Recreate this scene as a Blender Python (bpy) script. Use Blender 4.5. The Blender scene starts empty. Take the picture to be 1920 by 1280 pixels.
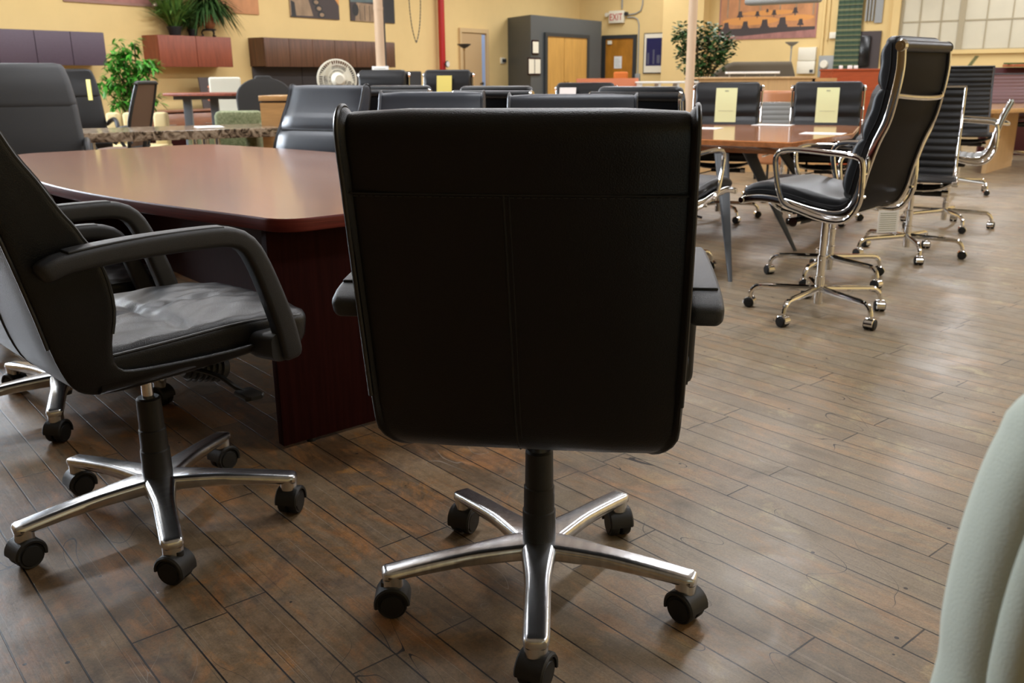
import bpy, math, random
from mathutils import Vector, Matrix
random.seed(7)
PI = math.pi
V = Vector
S = bpy.context.scene
COL = S.collection

# ------------------------------------------------------------------ camera
CAM_H = 1.13
_p, _r = math.radians(16.5), math.radians(-0.4)
FW = V((0, math.cos(_p), -math.sin(_p)))
_u = V((0, math.sin(_p), math.cos(_p)))
RT = math.cos(_r) * V((1, 0, 0)) + math.sin(_r) * _u
UP = math.cos(_r) * _u - math.sin(_r) * V((1, 0, 0))
cd = bpy.data.cameras.new('camera')
cam = bpy.data.objects.new('camera', cd)
COL.objects.link(cam)
M = Matrix((RT, UP, -FW)).transposed().to_4x4()
M.translation = V((0, 0, CAM_H))
cam.matrix_world = M
cd.sensor_width = 36
cd.lens = 1675 / 1920 * 36
cd.clip_start = 0.02
cd.clip_end = 100
cd.dof.use_dof = True
cd.dof.focus_distance = 1.75
cd.dof.aperture_fstop = 8.0
S.camera = cam

# ------------------------------------------------------------------ world, exposure
w = bpy.data.worlds.new('daylight')
S.world = w
w.use_nodes = True
bg = w.node_tree.nodes['Background']
bg.inputs[0].default_value = (0.72, 0.84, 1.0, 1)
bg.inputs[1].default_value = 1.2
S.view_settings.view_transform = 'Standard'
S.view_settings.look = 'None'
S.view_settings.gamma = 1
S.view_settings.exposure = 0.12
S.view_settings.use_curve_mapping = False

TH = math.radians(55.7)
D = V((math.cos(TH), math.sin(TH), 0))       # along the left wall, away from the camera
N = V((D.y, -D.x, 0))                        # out of the left wall, into the room
P0 = V((-2.089, 17.0, 0))
S_COR = 6.64                                 # corner of left wall and exit wall
CORNER = P0 + D * S_COR
CEIL = 4.3


def WL(s, off=0, z=0):
    return P0 + D * s + N * off + V((0, 0, z))


def WX(u, off=0, z=0):
    return CORNER + N * u - D * off + V((0, 0, z))


TX = TH - PI / 2


def area(name, loc, rot, sx, sy, power, color):
    l = bpy.data.lights.new(name, 'AREA')
    l.shape = 'RECTANGLE'
    l.size = sx
    l.size_y = sy
    l.energy = power
    l.color = color
    o = bpy.data.objects.new(name, l)
    o.location = loc
    o.rotation_euler = rot
    COL.objects.link(o)
    return o


# daylight through the tall windows of the left wall (nearer than the picture shows)
WIN_S = [(-12.1, -10.2), (-9.9, -8.0)]
for a_, b_ in WIN_S:
    area('window_daylight', WL((a_ + b_) / 2, -0.35, 2.75), (PI / 2 - .25, 0, TH + PI), b_ - a_, 1.6, 560, (0.80, 0.89, 1.0))
# rows of strip lamps under the ceiling
LAMPS = []
for i in range(-3, 2):
    for j in range(4):
        LAMPS.append((i * 3.4 + 1.2, 2.2 + j * 3.5))
LAMP_POWER = 68
for s_, o_ in LAMPS:
    area('strip_lamp_light', WL(s_, o_, CEIL - 0.62), (0, 0, TH), 2.2, 0.22, LAMP_POWER, (0.94, 0.96, 1.0))

# ------------------------------------------------------------------ materials
MT = {}


def mat(name, col, rough=0.5, metal=0.0, bump=0.0, bscale=200.0, var=0.0, vscale=(6, 6, 6), col2=None, emit=0, coat=0, spec=None, trans=0, sheen=0):
    m = bpy.data.materials.new(name)
    m.use_nodes = True
    nt = m.node_tree
    b = nt.nodes['Principled BSDF']
    b.inputs['Base Color'].default_value = (*col, 1)
    b.inputs['Roughness'].default_value = rough
    b.inputs['Metallic'].default_value = metal
    if coat:
        b.inputs['Coat Weight'].default_value = coat
        b.inputs['Coat Roughness'].default_value = 0.12 if rough < 0.3 else 0.30
    if spec is not None:
        b.inputs['Specular IOR Level'].default_value = spec
    if trans:
        b.inputs['Transmission Weight'].default_value = trans
    if sheen:
        b.inputs['Sheen Weight'].default_value = sheen
    if emit:
        b.inputs['Emission Color'].default_value = (*col, 1)
        b.inputs['Emission Strength'].default_value = emit
    tc = nt.nodes.new('ShaderNodeTexCoord')
    if var or col2:
        mp = nt.nodes.new('ShaderNodeMapping')
        mp.inputs['Scale'].default_value = vscale
        nt.links.new(tc.outputs['Object'], mp.inputs[0])
        no = nt.nodes.new('ShaderNodeTexNoise')
        no.inputs['Scale'].default_value = 1
        no.inputs['Detail'].default_value = 6
        no.inputs['Roughness'].default_value = 0.6
        nt.links.new(mp.outputs[0], no.inputs[0])
        cr = nt.nodes.new('ShaderNodeValToRGB')
        c2 = col2 or tuple(x * (1 - var) for x in col)
        cr.color_ramp.elements[0].position = 0.33
        cr.color_ramp.elements[1].position = 0.67
        cr.color_ramp.elements[0].color = (*col, 1)
        cr.color_ramp.elements[1].color = (*c2, 1)
        nt.links.new(no.outputs['Fac'], cr.inputs[0])
        nt.links.new(cr.outputs[0], b.inputs['Base Color'])
    if bump:
        n2 = nt.nodes.new('ShaderNodeTexNoise')
        n2.inputs['Scale'].default_value = bscale
        n2.inputs['Detail'].default_value = 3
        nt.links.new(tc.outputs['Object'], n2.inputs[0])
        bp = nt.nodes.new('ShaderNodeBump')
        bp.inputs['Strength'].default_value = bump
        bp.inputs['Distance'].default_value = 0.002
        nt.links.new(n2.outputs['Fac'], bp.inputs['Height'])
        nt.links.new(bp.outputs[0], b.inputs['Normal'])
    MT[name] = m
    return m


mat('black_leather', (0.0035, 0.0035, 0.0042), 0.36, bump=0.35, bscale=420, spec=0.38)
mat('black_leather_blue_sheen', (0.036, 0.043, 0.058), 0.38, bump=0.35, bscale=420, spec=0.6)  # black leather with its bluish reflected light painted into the colour
mat('grey_leather', (0.042, 0.043, 0.045), 0.55, bump=0.3, bscale=300)
mat('black_plastic', (0.012, 0.012, 0.012), 0.5, bump=0.3, bscale=700)
mat('arm_plastic', (0.020, 0.021, 0.023), 0.45, bump=0.5, bscale=900)
mat('matte_black', (0.006, 0.006, 0.006), 0.6)
mat('thread', (0.022, 0.021, 0.020), 0.7)
mat('piping', (0.018, 0.018, 0.018), 0.35)
mat('aluminium', (0.78, 0.79, 0.81), 0.24, 1.0, bump=0.12, bscale=60, var=0.25, vscale=(60, 9, 9))
mat('chrome', (0.80, 0.80, 0.80), 0.07, 1.0)
mat('brass', (0.45, 0.33, 0.18), 0.25, 1.0)
mat('mahogany', (0.30, 0.125, 0.068), 0.27, var=0.3, vscale=(3, 60, 60), coat=0.5, spec=0.8)
mat('sling_leather', (0.004, 0.004, 0.005), 0.5, spec=0.07, bump=0.2, bscale=400)
mat('mahogany_edge', (0.20, 0.034, 0.026), 0.45, spec=0.25, var=0.5, vscale=(4, 4, 220))
mat('mahogany_dark', (0.034, 0.008, 0.007), 0.6, spec=0.04, var=0.4, vscale=(60, 60, 3))
mat('cherry', (0.52, 0.19, 0.065), 0.13, var=0.35, vscale=(3, 40, 40), coat=0.5)
mat('maple', (0.62, 0.40, 0.19), 0.35, var=0.16, vscale=(30, 30, 3))
mat('maple_top', (0.60, 0.34, 0.14), 0.16, var=0.2, vscale=(3, 30, 30), coat=0.4)
mat('orange_wood', (0.46, 0.13, 0.045), 0.35, var=0.3, vscale=(3, 40, 40))
mat('honey_oak', (0.60, 0.33, 0.08), 0.4, var=0.18, vscale=(14, 14, 2))
mat('amber_oak', (0.50, 0.21, 0.025), 0.35, var=0.3, vscale=(9, 9, 3))
mat('salmon_laminate', (0.58, 0.19, 0.09), 0.45)
mat('red_cherry', (0.42, 0.075, 0.022), 0.4, var=0.25, vscale=(6, 6, 30))
mat('cabinet_red', (0.28, 0.07, 0.035), 0.42, var=0.35, vscale=(26, 26, 3))
mat('cabinet_brown', (0.14, 0.062, 0.032), 0.42, var=0.5, vscale=(26, 26, 2))
mat('cabinet_purple', (0.095, 0.066, 0.095), 0.5, var=0.12, vscale=(40, 40, 40))
mat('grey_panel_fabric', (0.075, 0.070, 0.072), 0.9, bump=0.4, bscale=300)
mat('shaft_paint', (0.078, 0.086, 0.088), 0.5)
mat('dark_trim', (0.030, 0.034, 0.036), 0.5)
mat('wall_yellow', (0.77, 0.57, 0.255), 0.85, var=0.06, vscale=(1.5, 1.5, 1.5), bump=0.15, bscale=60)
mat('wall_tan', (0.60, 0.43, 0.22), 0.85, var=0.05, vscale=(1.5, 1.5, 1.5))
mat('ceiling_white', (0.60, 0.58, 0.52), 0.9)
mat('door_tan', (0.50, 0.34, 0.17), 0.6)
mat('white_paint', (0.74, 0.72, 0.66), 0.6)
mat('window_panel', (0.66, 0.61, 0.46), 0.45, var=0.08, vscale=(2, 2, 2))
mat('mullion', (0.40, 0.34, 0.22), 0.6)
mat('red_pipe', (0.42, 0.012, 0.012), 0.35)
mat('post_cream', (0.62, 0.45, 0.30), 0.55)
mat('paper_white', (0.80, 0.80, 0.78), 0.7)
mat('paper_green', (0.72, 0.75, 0.42), 0.7)
mat('paper_yellow', (0.72, 0.62, 0.16), 0.7)
mat('ink', (0.30, 0.32, 0.22), 0.8)
mat('ink_dark', (0.04, 0.04, 0.04), 0.8)
mat('sign_red', (0.50, 0.03, 0.02), 0.5)
mat('sign_white', (0.80, 0.76, 0.62), 0.5)
mat('grey_metal', (0.30, 0.31, 0.30), 0.45)
mat('dark_metal', (0.05, 0.055, 0.06), 0.4, 0.3)
mat('steel_leg', (0.16, 0.19, 0.22), 0.4)
mat('fan_white', (0.70, 0.66, 0.54), 0.45)
mat('leaf_bright', (0.075, 0.36, 0.030), 0.45, var=0.5, vscale=(12, 12, 12))
mat('leaf_dark', (0.045, 0.115, 0.025), 0.5, var=0.5, vscale=(12, 12, 12))
mat('leaf_grass', (0.13, 0.28, 0.05), 0.5, var=0.5, vscale=(12, 12, 12))
mat('stem_brown', (0.10, 0.06, 0.03), 0.8)
mat('terracotta', (0.30, 0.11, 0.04), 0.6)
mat('blossom', (0.72, 0.58, 0.48), 0.6)
mat('sofa_taupe', (0.115, 0.092, 0.062), 0.9)
mat('mesh_brown', (0.12, 0.062, 0.032), 0.7, bump=0.5, bscale=250)
mat('fabric_dark', (0.032, 0.030, 0.028), 0.85, bump=0.4, bscale=300)
mat('cream_leather', (0.68, 0.68, 0.58), 0.5)
mat('green_fabric', (0.115, 0.135, 0.060), 0.9, col2=(0.26, 0.27, 0.15), vscale=(45, 45, 45))
mat('yellow_panel', (0.62, 0.50, 0.26), 0.6)
mat('pale_green_fabric', (0.60, 0.66, 0.56), 0.85, bump=0.3, bscale=500, sheen=0.3)
mat('mauve_leather', (0.155, 0.085, 0.090), 0.4)
mat('mesh_grey', (0.20, 0.20, 0.19), 0.6)
mat('burgundy', (0.060, 0.008, 0.012), 0.4)
mat('tan_leather', (0.42, 0.17, 0.07), 0.45)
mat('orange_fabric', (0.62, 0.16, 0.02), 0.7)
mat('gap_light_blue', (0.34, 0.46, 0.72), 0.3)  # blue painted for light showing through the door gap
mat('picture_blue', (0.012, 0.016, 0.085), 0.3)
mat('picture_light', (0.10, 0.11, 0.16), 0.3)
mat('tv_black', (0.008, 0.008, 0.008), 0.2)
mat('poster_rose', (0.36, 0.20, 0.16), 0.5, var=0.15, vscale=(3, 3, 3))
mat('poster_peach', (0.60, 0.27, 0.11), 0.5, var=0.35, vscale=(4, 4, 2))
mat('poster_orange', (0.68, 0.30, 0.075), 0.5)
mat('poster_dark', (0.055, 0.040, 0.038), 0.5)
mat('poster_tan', (0.40, 0.27, 0.16), 0.5, var=0.4, vscale=(6, 6, 3))
mat('poster_pink', (0.42, 0.19, 0.16), 0.5, var=0.4, vscale=(8, 8, 3))
mat('poster_teal', (0.13, 0.19, 0.19), 0.5, var=0.4, vscale=(6, 6, 6))
mat('lamp_tube', (1.0, 0.95, 0.85), 0.5, emit=6)
mat('tin_white', (0.7, 0.7, 0.68), 0.4)


def special_mats():
    # marble
    m = bpy.data.materials.new('marble')
    m.use_nodes = True
    nt = m.node_tree
    b = nt.nodes['Principled BSDF']
    b.inputs['Roughness'].default_value = 0.14
    tc = nt.nodes.new('ShaderNodeTexCoord')
    no = nt.nodes.new('ShaderNodeTexNoise')
    no.inputs['Scale'].default_value = 17
    no.inputs['Detail'].default_value = 9
    no.inputs['Distortion'].default_value = 1.4
    nt.links.new(tc.outputs['Object'], no.inputs[0])
    cr = nt.nodes.new('ShaderNodeValToRGB')
    cr.color_ramp.elements[0].position = 0.36
    cr.color_ramp.elements[0].color = (0.035, 0.022, 0.014, 1)
    cr.color_ramp.elements[1].position = 0.66
    cr.color_ramp.elements[1].color = (0.46, 0.37, 0.27, 1)
    e = cr.color_ramp.elements.new(0.5)
    e.color = (0.26, 0.19, 0.13, 1)
    nt.links.new(no.outputs['Fac'], cr.inputs[0])
    nt.links.new(cr.outputs[0], b.inputs['Base Color'])
    MT['marble'] = m
    # striped curtain
    m = bpy.data.materials.new('striped_curtain')
    m.use_nodes = True
    nt = m.node_tree
    b = nt.nodes['Principled BSDF']
    b.inputs['Roughness'].default_value = 0.9
    tc = nt.nodes.new('ShaderNodeTexCoord')
    sp = nt.nodes.new('ShaderNodeSeparateXYZ')
    nt.links.new(tc.outputs['Object'], sp.inputs[0])
    mu = nt.nodes.new('ShaderNodeMath')
    mu.operation = 'MULTIPLY'
    mu.inputs[1].default_value = 5.2
    nt.links.new(sp.outputs['Z'], mu.inputs[0])
    fr = nt.nodes.new('ShaderNodeMath')
    fr.operation = 'FRACT'
    nt.links.new(mu.outputs[0], fr.inputs[0])
    cr = nt.nodes.new('ShaderNodeValToRGB')
    cr.color_ramp.interpolation = 'CONSTANT'
    cr.color_ramp.elements[0].color = (0.035, 0.065, 0.045, 1)
    cr.color_ramp.elements[1].position = 0.84
    cr.color_ramp.elements[1].color = (0.06, 0.10, 0.055, 1)
    for pos, c in ((0.16, (0.13, 0.15, 0.075)), (0.30, (0.24, 0.23, 0.12)), (0.38, (0.05, 0.085, 0.055)), (0.62, (0.02, 0.035, 0.03)), (0.72, (0.16, 0.17, 0.085))):
        e = cr.color_ramp.elements.new(pos)
        e.color = (*c, 1)
    nt.links.new(fr.outputs[0], cr.inputs[0])
    nt.links.new(cr.outputs[0], b.inputs['Base Color'])
    MT['striped_curtain'] = m


special_mats()


def floor_mat():
    m = bpy.data.materials.new('worn_plank_floor')
    m.use_nodes = True
    nt = m.node_tree
    L = nt.links
    b = nt.nodes['Principled BSDF']

    def nd(t, **k):
        n = nt.nodes.new(t)
        for a, v in k.items():
            setattr(n, a, v)
        return n

    def noise(vec, scale, detail=5, rough=0.55, dist=0.0):
        n = nd('ShaderNodeTexNoise')
        n.inputs['Scale'].default_value = scale
        n.inputs['Detail'].default_value = detail
        n.inputs['Roughness'].default_value = rough
        n.inputs['Distortion'].default_value = dist
        L.new(vec, n.inputs[0])
        return n.outputs['Fac']

    def ramp(fac, stops, interp='LINEAR'):
        r = nd('ShaderNodeValToRGB')
        r.color_ramp.interpolation = interp
        el = r.color_ramp.elements
        el[0].position, el[1].position = stops[0][0], stops[-1][0]
        el[0].color = (*stops[0][1], 1) if isinstance(stops[0][1], tuple) else (stops[0][1],) * 3 + (1,)
        el[1].color = (*stops[-1][1], 1) if isinstance(stops[-1][1], tuple) else (stops[-1][1],) * 3 + (1,)
        for p, c in stops[1:-1]:
            e = el.new(p)
            e.color = (*c, 1) if isinstance(c, tuple) else (c, c, c, 1)
        L.new(fac, r.inputs[0])
        return r.outputs[0]

    def mix(fac, a, c, bt='MIX'):
        x = nd('ShaderNodeMix', data_type='RGBA', blend_type=bt)
        if isinstance(fac, float):
            x.inputs[0].default_value = fac
        else:
            L.new(fac, x.inputs[0])
        for i, q in ((6, a), (7, c)):
            if isinstance(q, tuple):
                x.inputs[i].default_value = (*q, 1)
            else:
                L.new(q, x.inputs[i])
        return x.outputs[2]

    def math_(op, a, c=0.0, d=None):
        x = nd('ShaderNodeMath', operation=op)
        for i, q in enumerate((a, c) + ((d,) if d is not None else ())):
            if isinstance(q, (int, float)):
                x.inputs[i].default_value = q
            else:
                L.new(q, x.inputs[i])
        return x.outputs[0]

    g = nd('ShaderNodeTexCoord')
    mp = nd('ShaderNodeMapping')
    mp.inputs['Rotation'].default_value = (0, 0, math.radians(50))
    mp.inputs['Location'].default_value = (0.31, -0.024 + 10.0, 0)
    L.new(g.outputs['Object'], mp.inputs[0])
    P = mp.outputs[0]
    br = nd('ShaderNodeTexBrick')
    br.offset = 0.37
    br.offset_frequency = 2
    br.squash = 1.35
    br.squash_frequency = 3
    br.inputs['Scale'].default_value = 1
    br.inputs['Brick Width'].default_value = 1.05
    br.inputs['Row Height'].default_value = 0.1
    br.inputs['Mortar Size'].default_value = 0.0022
    br.inputs['Mortar Smooth'].default_value = 0.25
    br.inputs['Bias'].default_value = 0.0
    br.inputs['Color1'].default_value = (0, 0, 0, 1)
    br.inputs['Color2'].default_value = (1, 1, 1, 1)
    L.new(P, br.inputs['Vector'])
    rnd = br.outputs['Color']
    # stretched coordinates for grain, shifted per board
    m2 = nd('ShaderNodeMapping')
    m2.inputs['Scale'].default_value = (2.2, 34, 1)
    L.new(P, m2.inputs[0])
    grain = noise(m2.outputs[0], 1.0, 8, 0.65, 0.4)
    fine = noise(P, 38, 6, 0.7)
    big = noise(P, 1.15, 4, 0.6, 0.6)
    mid = noise(P, 4.5, 6, 0.62, 0.9)
    m3 = nd('ShaderNodeMapping')
    m3.inputs['Scale'].default_value = (3.2, 9.0, 1)
    m3.inputs['Location'].default_value = (4.2, 7.7, 0)
    L.new(P, m3.inputs[0])
    patch = noise(m3.outputs[0], 1.0, 7, 0.7, 0.7)
    base = ramp(rnd, [(0.0, (0.095, 0.062, 0.038)), (0.35, (0.195, 0.120, 0.066)), (0.7, (0.165, 0.125, 0.084)), (1.0, (0.270, 0.185, 0.110))])
    base = mix(ramp(big, [(0.38, 0.0), (0.62, 0.65)]), base, (0.200, 0.168, 0.125))
    base = mix(ramp(patch, [(0.50, 0.0), (0.64, 0.85)]), base, (0.33, 0.175, 0.075))
    base = mix(ramp(mid, [(0.54, 0.0), (0.70, 0.65)]), base, (0.060, 0.047, 0.040))
    base = mix(0.55, base, ramp(grain, [(0.25, 0.35), (0.5, 1.0), (0.8, 1.5)]), 'MULTIPLY')
    base = mix(0.65, base, ramp(fine, [(0.3, 0.55), (0.55, 1.05), (0.75, 1.35)]), 'MULTIPLY')
    # cracks and scratches: thin contour lines of a distorted noise
    def lines(scale, dist, width, off):
        mm = nd('ShaderNodeMapping')
        mm.inputs['Location'].default_value = (off, off * 1.7, 0)
        mm.inputs['Rotation'].default_value = (0, 0, off)
        mm.inputs['Scale'].default_value = (1, 3.2, 1)
        L.new(P, mm.inputs[0])
        n = noise(mm.outputs[0], scale, 1.0, 0.5, dist)
        a = math_('ABSOLUTE', math_('SUBTRACT', n, 0.5))
        lt = math_('LESS_THAN', a, width)
        return lt
    gate = ramp(noise(P, 2.3, 2), [(0.5, 0.0), (0.58, 1.0)])
    sc1 = mix(1.0, lines(1.6, 1.0, 0.0014, 1.3), gate, 'MULTIPLY')
    sc2 = mix(1.0, lines(2.7, 0.3, 0.0012, 5.1), ramp(noise(P, 3.1, 2), [(0.52, 0.0), (0.6, 0.6)]), 'MULTIPLY')
    # worn aisle: the finish is rubbed grey there, amber and darker elsewhere
    sx = nd('ShaderNodeSeparateXYZ')
    L.new(g.outputs['Object'], sx.inputs[0])
    wx = math_('ADD', sx.outputs['X'], math_('MULTIPLY', math_('SUBTRACT', noise(P, 1.7, 5, 0.65, 0.8), 0.5), 3.2))
    aisle = ramp(math_('ADD', math_('MULTIPLY', wx, 0.35), 0.42), [(0.30, 0.0), (0.66, 1.0)])
    amber = mix(0.75, base, (1.05, 0.86, 0.62), 'MULTIPLY')
    grey = mix(0.38, base, (0.31, 0.245, 0.155))
    base = mix(aisle, amber, grey)
    warm_spots = ramp(noise(P, 6.0, 7, 0.72, 0.5), [(0.56, 0.0), (0.68, 0.8)])  # random orange and yellowish spots in the boards
    base = mix(warm_spots, base, mix(aisle, (0.34, 0.15, 0.035), (0.36, 0.29, 0.16)))
    # straight drag scratches in several directions
    for k_, (ang_, sc_, col_, amt_) in enumerate(((0.35, 2.6, (0.42, 0.36, 0.28), .55), (1.25, 2.1, (0.38, 0.33, 0.26), .5), (2.2, 3.0, (0.035, 0.026, 0.022), .7), (2.75, 2.3, (0.40, 0.35, 0.28), .45), (0.02, 3.0, (0.03, 0.022, 0.02), .7))):
        ms = nd('ShaderNodeMapping')
        ms.inputs['Rotation'].default_value = (0, 0, ang_)
        ms.inputs['Scale'].default_value = (sc_ * .55, 230, 1)
        ms.inputs['Location'].default_value = (k_ * 3.1, k_ * 1.7, 0)
        L.new(P, ms.inputs[0])
        nn_ = noise(ms.outputs[0], 1.0, 2, 0.5, 0.05)
        base = mix(ramp(nn_, [(0.69, 0.0), (0.73, amt_ * .8)]), base, col_)
    grit = noise(P, 170, 3, 0.8)
    base = mix(0.55, base, ramp(grit, [(0.30, 0.55), (0.5, 1.0), (0.72, 1.4)]), 'MULTIPLY')
    base = mix(sc1, base, (0.022, 0.016, 0.014))
    base = mix(sc2, base, (0.30, 0.25, 0.20))
    # nail holes and specks
    vo = nd('ShaderNodeTexVoronoi')
    vo.inputs['Scale'].default_value = 9
    L.new(P, vo.inputs[0])
    hole = math_('LESS_THAN', vo.outputs['Distance'], 0.045)
    base = mix(hole, base, (0.03, 0.022, 0.018))
    vo2 = nd('ShaderNodeTexVoronoi')
    vo2.inputs['Scale'].default_value = 2.2
    L.new(P, vo2.inputs[0])
    wob = math_('ADD', vo2.outputs['Distance'], math_('MULTIPLY', noise(P, 60, 2), 0.03))
    dot = math_('LESS_THAN', wob, 0.026)
    base = mix(dot, base, (0.42, 0.37, 0.29))
    # seams
    seamv = noise(P, 5.0, 2)
    seam = math_('MULTIPLY', br.outputs['Fac'], ramp(seamv, [(0.25, 0.45), (0.5, 1.0)]))
    base = mix(seam, base, (0.012, 0.008, 0.006))
    L.new(base, b.inputs['Base Color'])
    ro = ramp(mid, [(0.3, 0.22), (0.5, 0.36), (0.7, 0.50)])
    ro = mix(0.35, ro, ramp(fine, [(0.3, 0.3), (0.7, 0.62)]))
    L.new(ro, b.inputs['Roughness'])
    b.inputs['Specular IOR Level'].default_value = 0.5
    hgt = math_('SUBTRACT', math_('MULTIPLY', grain, 0.35), br.outputs['Fac'])
    hgt = math_('ADD', hgt, math_('MULTIPLY', fine, 0.25))
    hgt = math_('ADD', hgt, math_('MULTIPLY', mid, 0.8))
    bp = nd('ShaderNodeBump')
    bp.inputs['Strength'].default_value = 0.55
    bp.inputs['Distance'].default_value = 0.003
    L.new(hgt, bp.inputs['Height'])
    L.new(bp.outputs[0], b.inputs['Normal'])
    MT['floor'] = m


floor_mat()


# ------------------------------------------------------------------ mesh helpers
class MB:
    def __init__(self):
        self.v, self.f, self.m = [], [], []

    def add(self, vs, fs, mi=0):
        o = len(self.v)
        self.v += [V(x) for x in vs]
        self.f += [tuple(i + o for i in f) for f in fs]
        self.m += [mi] * len(fs)
        return self

    def loft(self, rings, cap=True, closed=False, mi=0):
        n = len(rings[0])
        vs = [p for r in rings for p in r]
        fs = []
        k = len(rings)
        for i in range(k if closed else k - 1):
            a, b = i * n, ((i + 1) % k) * n
            for j in range(n):
                j2 = (j + 1) % n
                fs.append((a + j, a + j2, b + j2, b + j))
        if cap and not closed:
            fs.append(tuple(range(n))[::-1])
            fs.append(tuple(range((k - 1) * n, k * n)))
        return self.add(vs, fs, mi)

    def box(self, x0, x1, y0, y1, z0, z1, r=0.0, mi=0):
        if r:
            w_, d_ = x1 - x0, y1 - y0
            c = V(((x0 + x1) / 2, (y0 + y1) / 2, 0))
            rg = []
            for z, k in ((z0, r), (z0 + r * .3, r * .3), (z0 + r, 0), (z1 - r, 0), (z1 - r * .3, r * .3), (z1, r)):
                rg.append([c + V((p[0], p[1], z)) for p in rrect(w_ - 2 * k, d_ - 2 * k, max(r - k * .5, 1e-4))])
            return self.loft(rg, mi=mi)
        vs = [(x, y, z) for z in (z0, z1) for y in (y0, y1) for x in (x0, x1)]
        return self.add(vs, [(0, 2, 3, 1), (4, 5, 7, 6), (0, 1, 5, 4), (2, 6, 7, 3), (0, 4, 6, 2), (1, 3, 7, 5)], mi)

    def tube(self, path, r, n=10, closed=False, mi=0, cap=True):
        path = [V(p) for p in path]
        rs = r if isinstance(r, (list, tuple)) else [r] * len(path)
        rings = []
        prev = None
        K = len(path)
        for i, p in enumerate(path):
            a = path[(i - 1) % K] if (closed or i) else p
            b = path[(i + 1) % K] if (closed or i < K - 1) else p
            t = (b - a).normalized()
            if prev is None:
                ref = V((0, 0, 1)) if abs(t.z) < .9 else V((1, 0, 0))
                prev = t.cross(ref).normalized()
            x = (prev - t * prev.dot(t)).normalized()
            prev = x
            y = t.cross(x)
            rings.append([p + (x * math.cos(2 * PI * j / n) + y * math.sin(2 * PI * j / n)) * rs[i] for j in range(n)])
        return self.loft(rings, cap=cap, closed=closed, mi=mi)

    def cyl(self, c, axis, r, h, n=20, r2=None, mi=0, bev=0.0):
        c, axis = V(c), V(axis).normalized()
        r2 = r if r2 is None else r2
        x = axis.orthogonal().normalized()
        y = axis.cross(x)
        rings = []
        prof = [(0, r), (h, r2)] if not bev else [(0, r - bev), (bev, r), (h - bev, r2), (h, r2 - bev)]
        for d, q in prof:
            rings.append([c + axis * d + (x * math.cos(2 * PI * j / n) + y * math.sin(2 * PI * j / n)) * q for j in range(n)])
        return self.loft(rings, mi=mi)

    def lathe(self, prof, c=(0, 0, 0), n=24, mi=0):
        c = V(c)
        return self.loft([[c + V((r * math.cos(2 * PI * j / n), r * math.sin(2 * PI * j / n), z)) for j in range(n)] for r, z in prof], mi=mi)

    def prism(self, pts, z0, z1, mi=0, r=0.0):
        pts = [V((p[0], p[1], 0)) for p in pts]
        if not r:
            return self.loft([[p + V((0, 0, z)) for p in pts] for z in (z0, z1)], mi=mi)
        cx = sum((p for p in pts), V()) / len(pts)
        rg = []
        for z, k in ((z0, r), (z0 + r * .3, r * .3), (z0 + r, 0), (z1 - r, 0), (z1 - r * .3, r * .3), (z1, r)):
            rg.append([p + (cx - p).normalized() * k + V((0, 0, z)) for p in pts])
        return self.loft(rg, mi=mi)

    def xform(self, mt):
        self.v = [mt @ p for p in self.v]
        return self


def rrect(w_, h_, r, n=4):
    r = min(r, w_ / 2 - 1e-5, h_ / 2 - 1e-5)
    out = []
    for cx, cy, a in ((w_ / 2 - r, h_ / 2 - r, 0), (-w_ / 2 + r, h_ / 2 - r, 1), (-w_ / 2 + r, -h_ / 2 + r, 2), (w_ / 2 - r, -h_ / 2 + r, 3)):
        for i in range(n + 1):
            t = (a + i / n) * PI / 2
            out.append((cx + r * math.cos(t), cy + r * math.sin(t)))
    return out


def obj(name, mb, m, parent=None, sharp=35, loc=None, rotz=0):
    me = bpy.data.meshes.new(name)
    me.from_pydata([tuple(v) for v in mb.v], [], mb.f)
    ms = m if isinstance(m, (list, tuple)) else [m]
    for q in ms:
        me.materials.append(MT[q])
    me.polygons.foreach_set('material_index', mb.m)
    me.polygons.foreach_set('use_smooth', [True] * len(me.polygons))
    me.update()
    bm_fix(me)
    me.set_sharp_from_angle(angle=math.radians(sharp))
    o = bpy.data.objects.new(name, me)
    COL.objects.link(o)
    if parent:
        o.parent = parent
    if loc is not None:
        o.location = loc
        o.rotation_euler = (0, 0, rotz)
    return o


def bm_fix(me):
    import bmesh
    bm = bmesh.new()
    bm.from_mesh(me)
    bmesh.ops.recalc_face_normals(bm, faces=bm.faces)
    bm.to_mesh(me)
    bm.free()


def tag(o, label, cat, group=None):
    o['label'] = label
    o['category'] = cat
    if group:
        o['group'] = group
    return o


def thing(name, label, cat, loc=(0, 0, 0), rotz=0, group=None):
    o = bpy.data.objects.new(name, None)
    o.empty_display_size = 0.1
    COL.objects.link(o)
    o.location = loc
    o.rotation_euler = (0, 0, rotz)
    return tag(o, label, cat, group)


def struct(name, mb, m, loc=None, rotz=0, sharp=35):
    o = obj(name, mb, m, None, sharp, loc, rotz)
    o['kind'] = 'structure'
    return o


def dup(root, loc, rotz, label, group=None):
    r = root.copy()
    COL.objects.link(r)
    r.location = loc
    r.rotation_euler = (0, 0, rotz)
    r['label'] = label
    if group:
        r['group'] = group
    for ch in list(root.children):
        c = ch.copy()
        COL.objects.link(c)
        c.parent = r
        for g in list(ch.children):
            d = g.copy()
            COL.objects.link(d)
            d.parent = c
    return r


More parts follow.
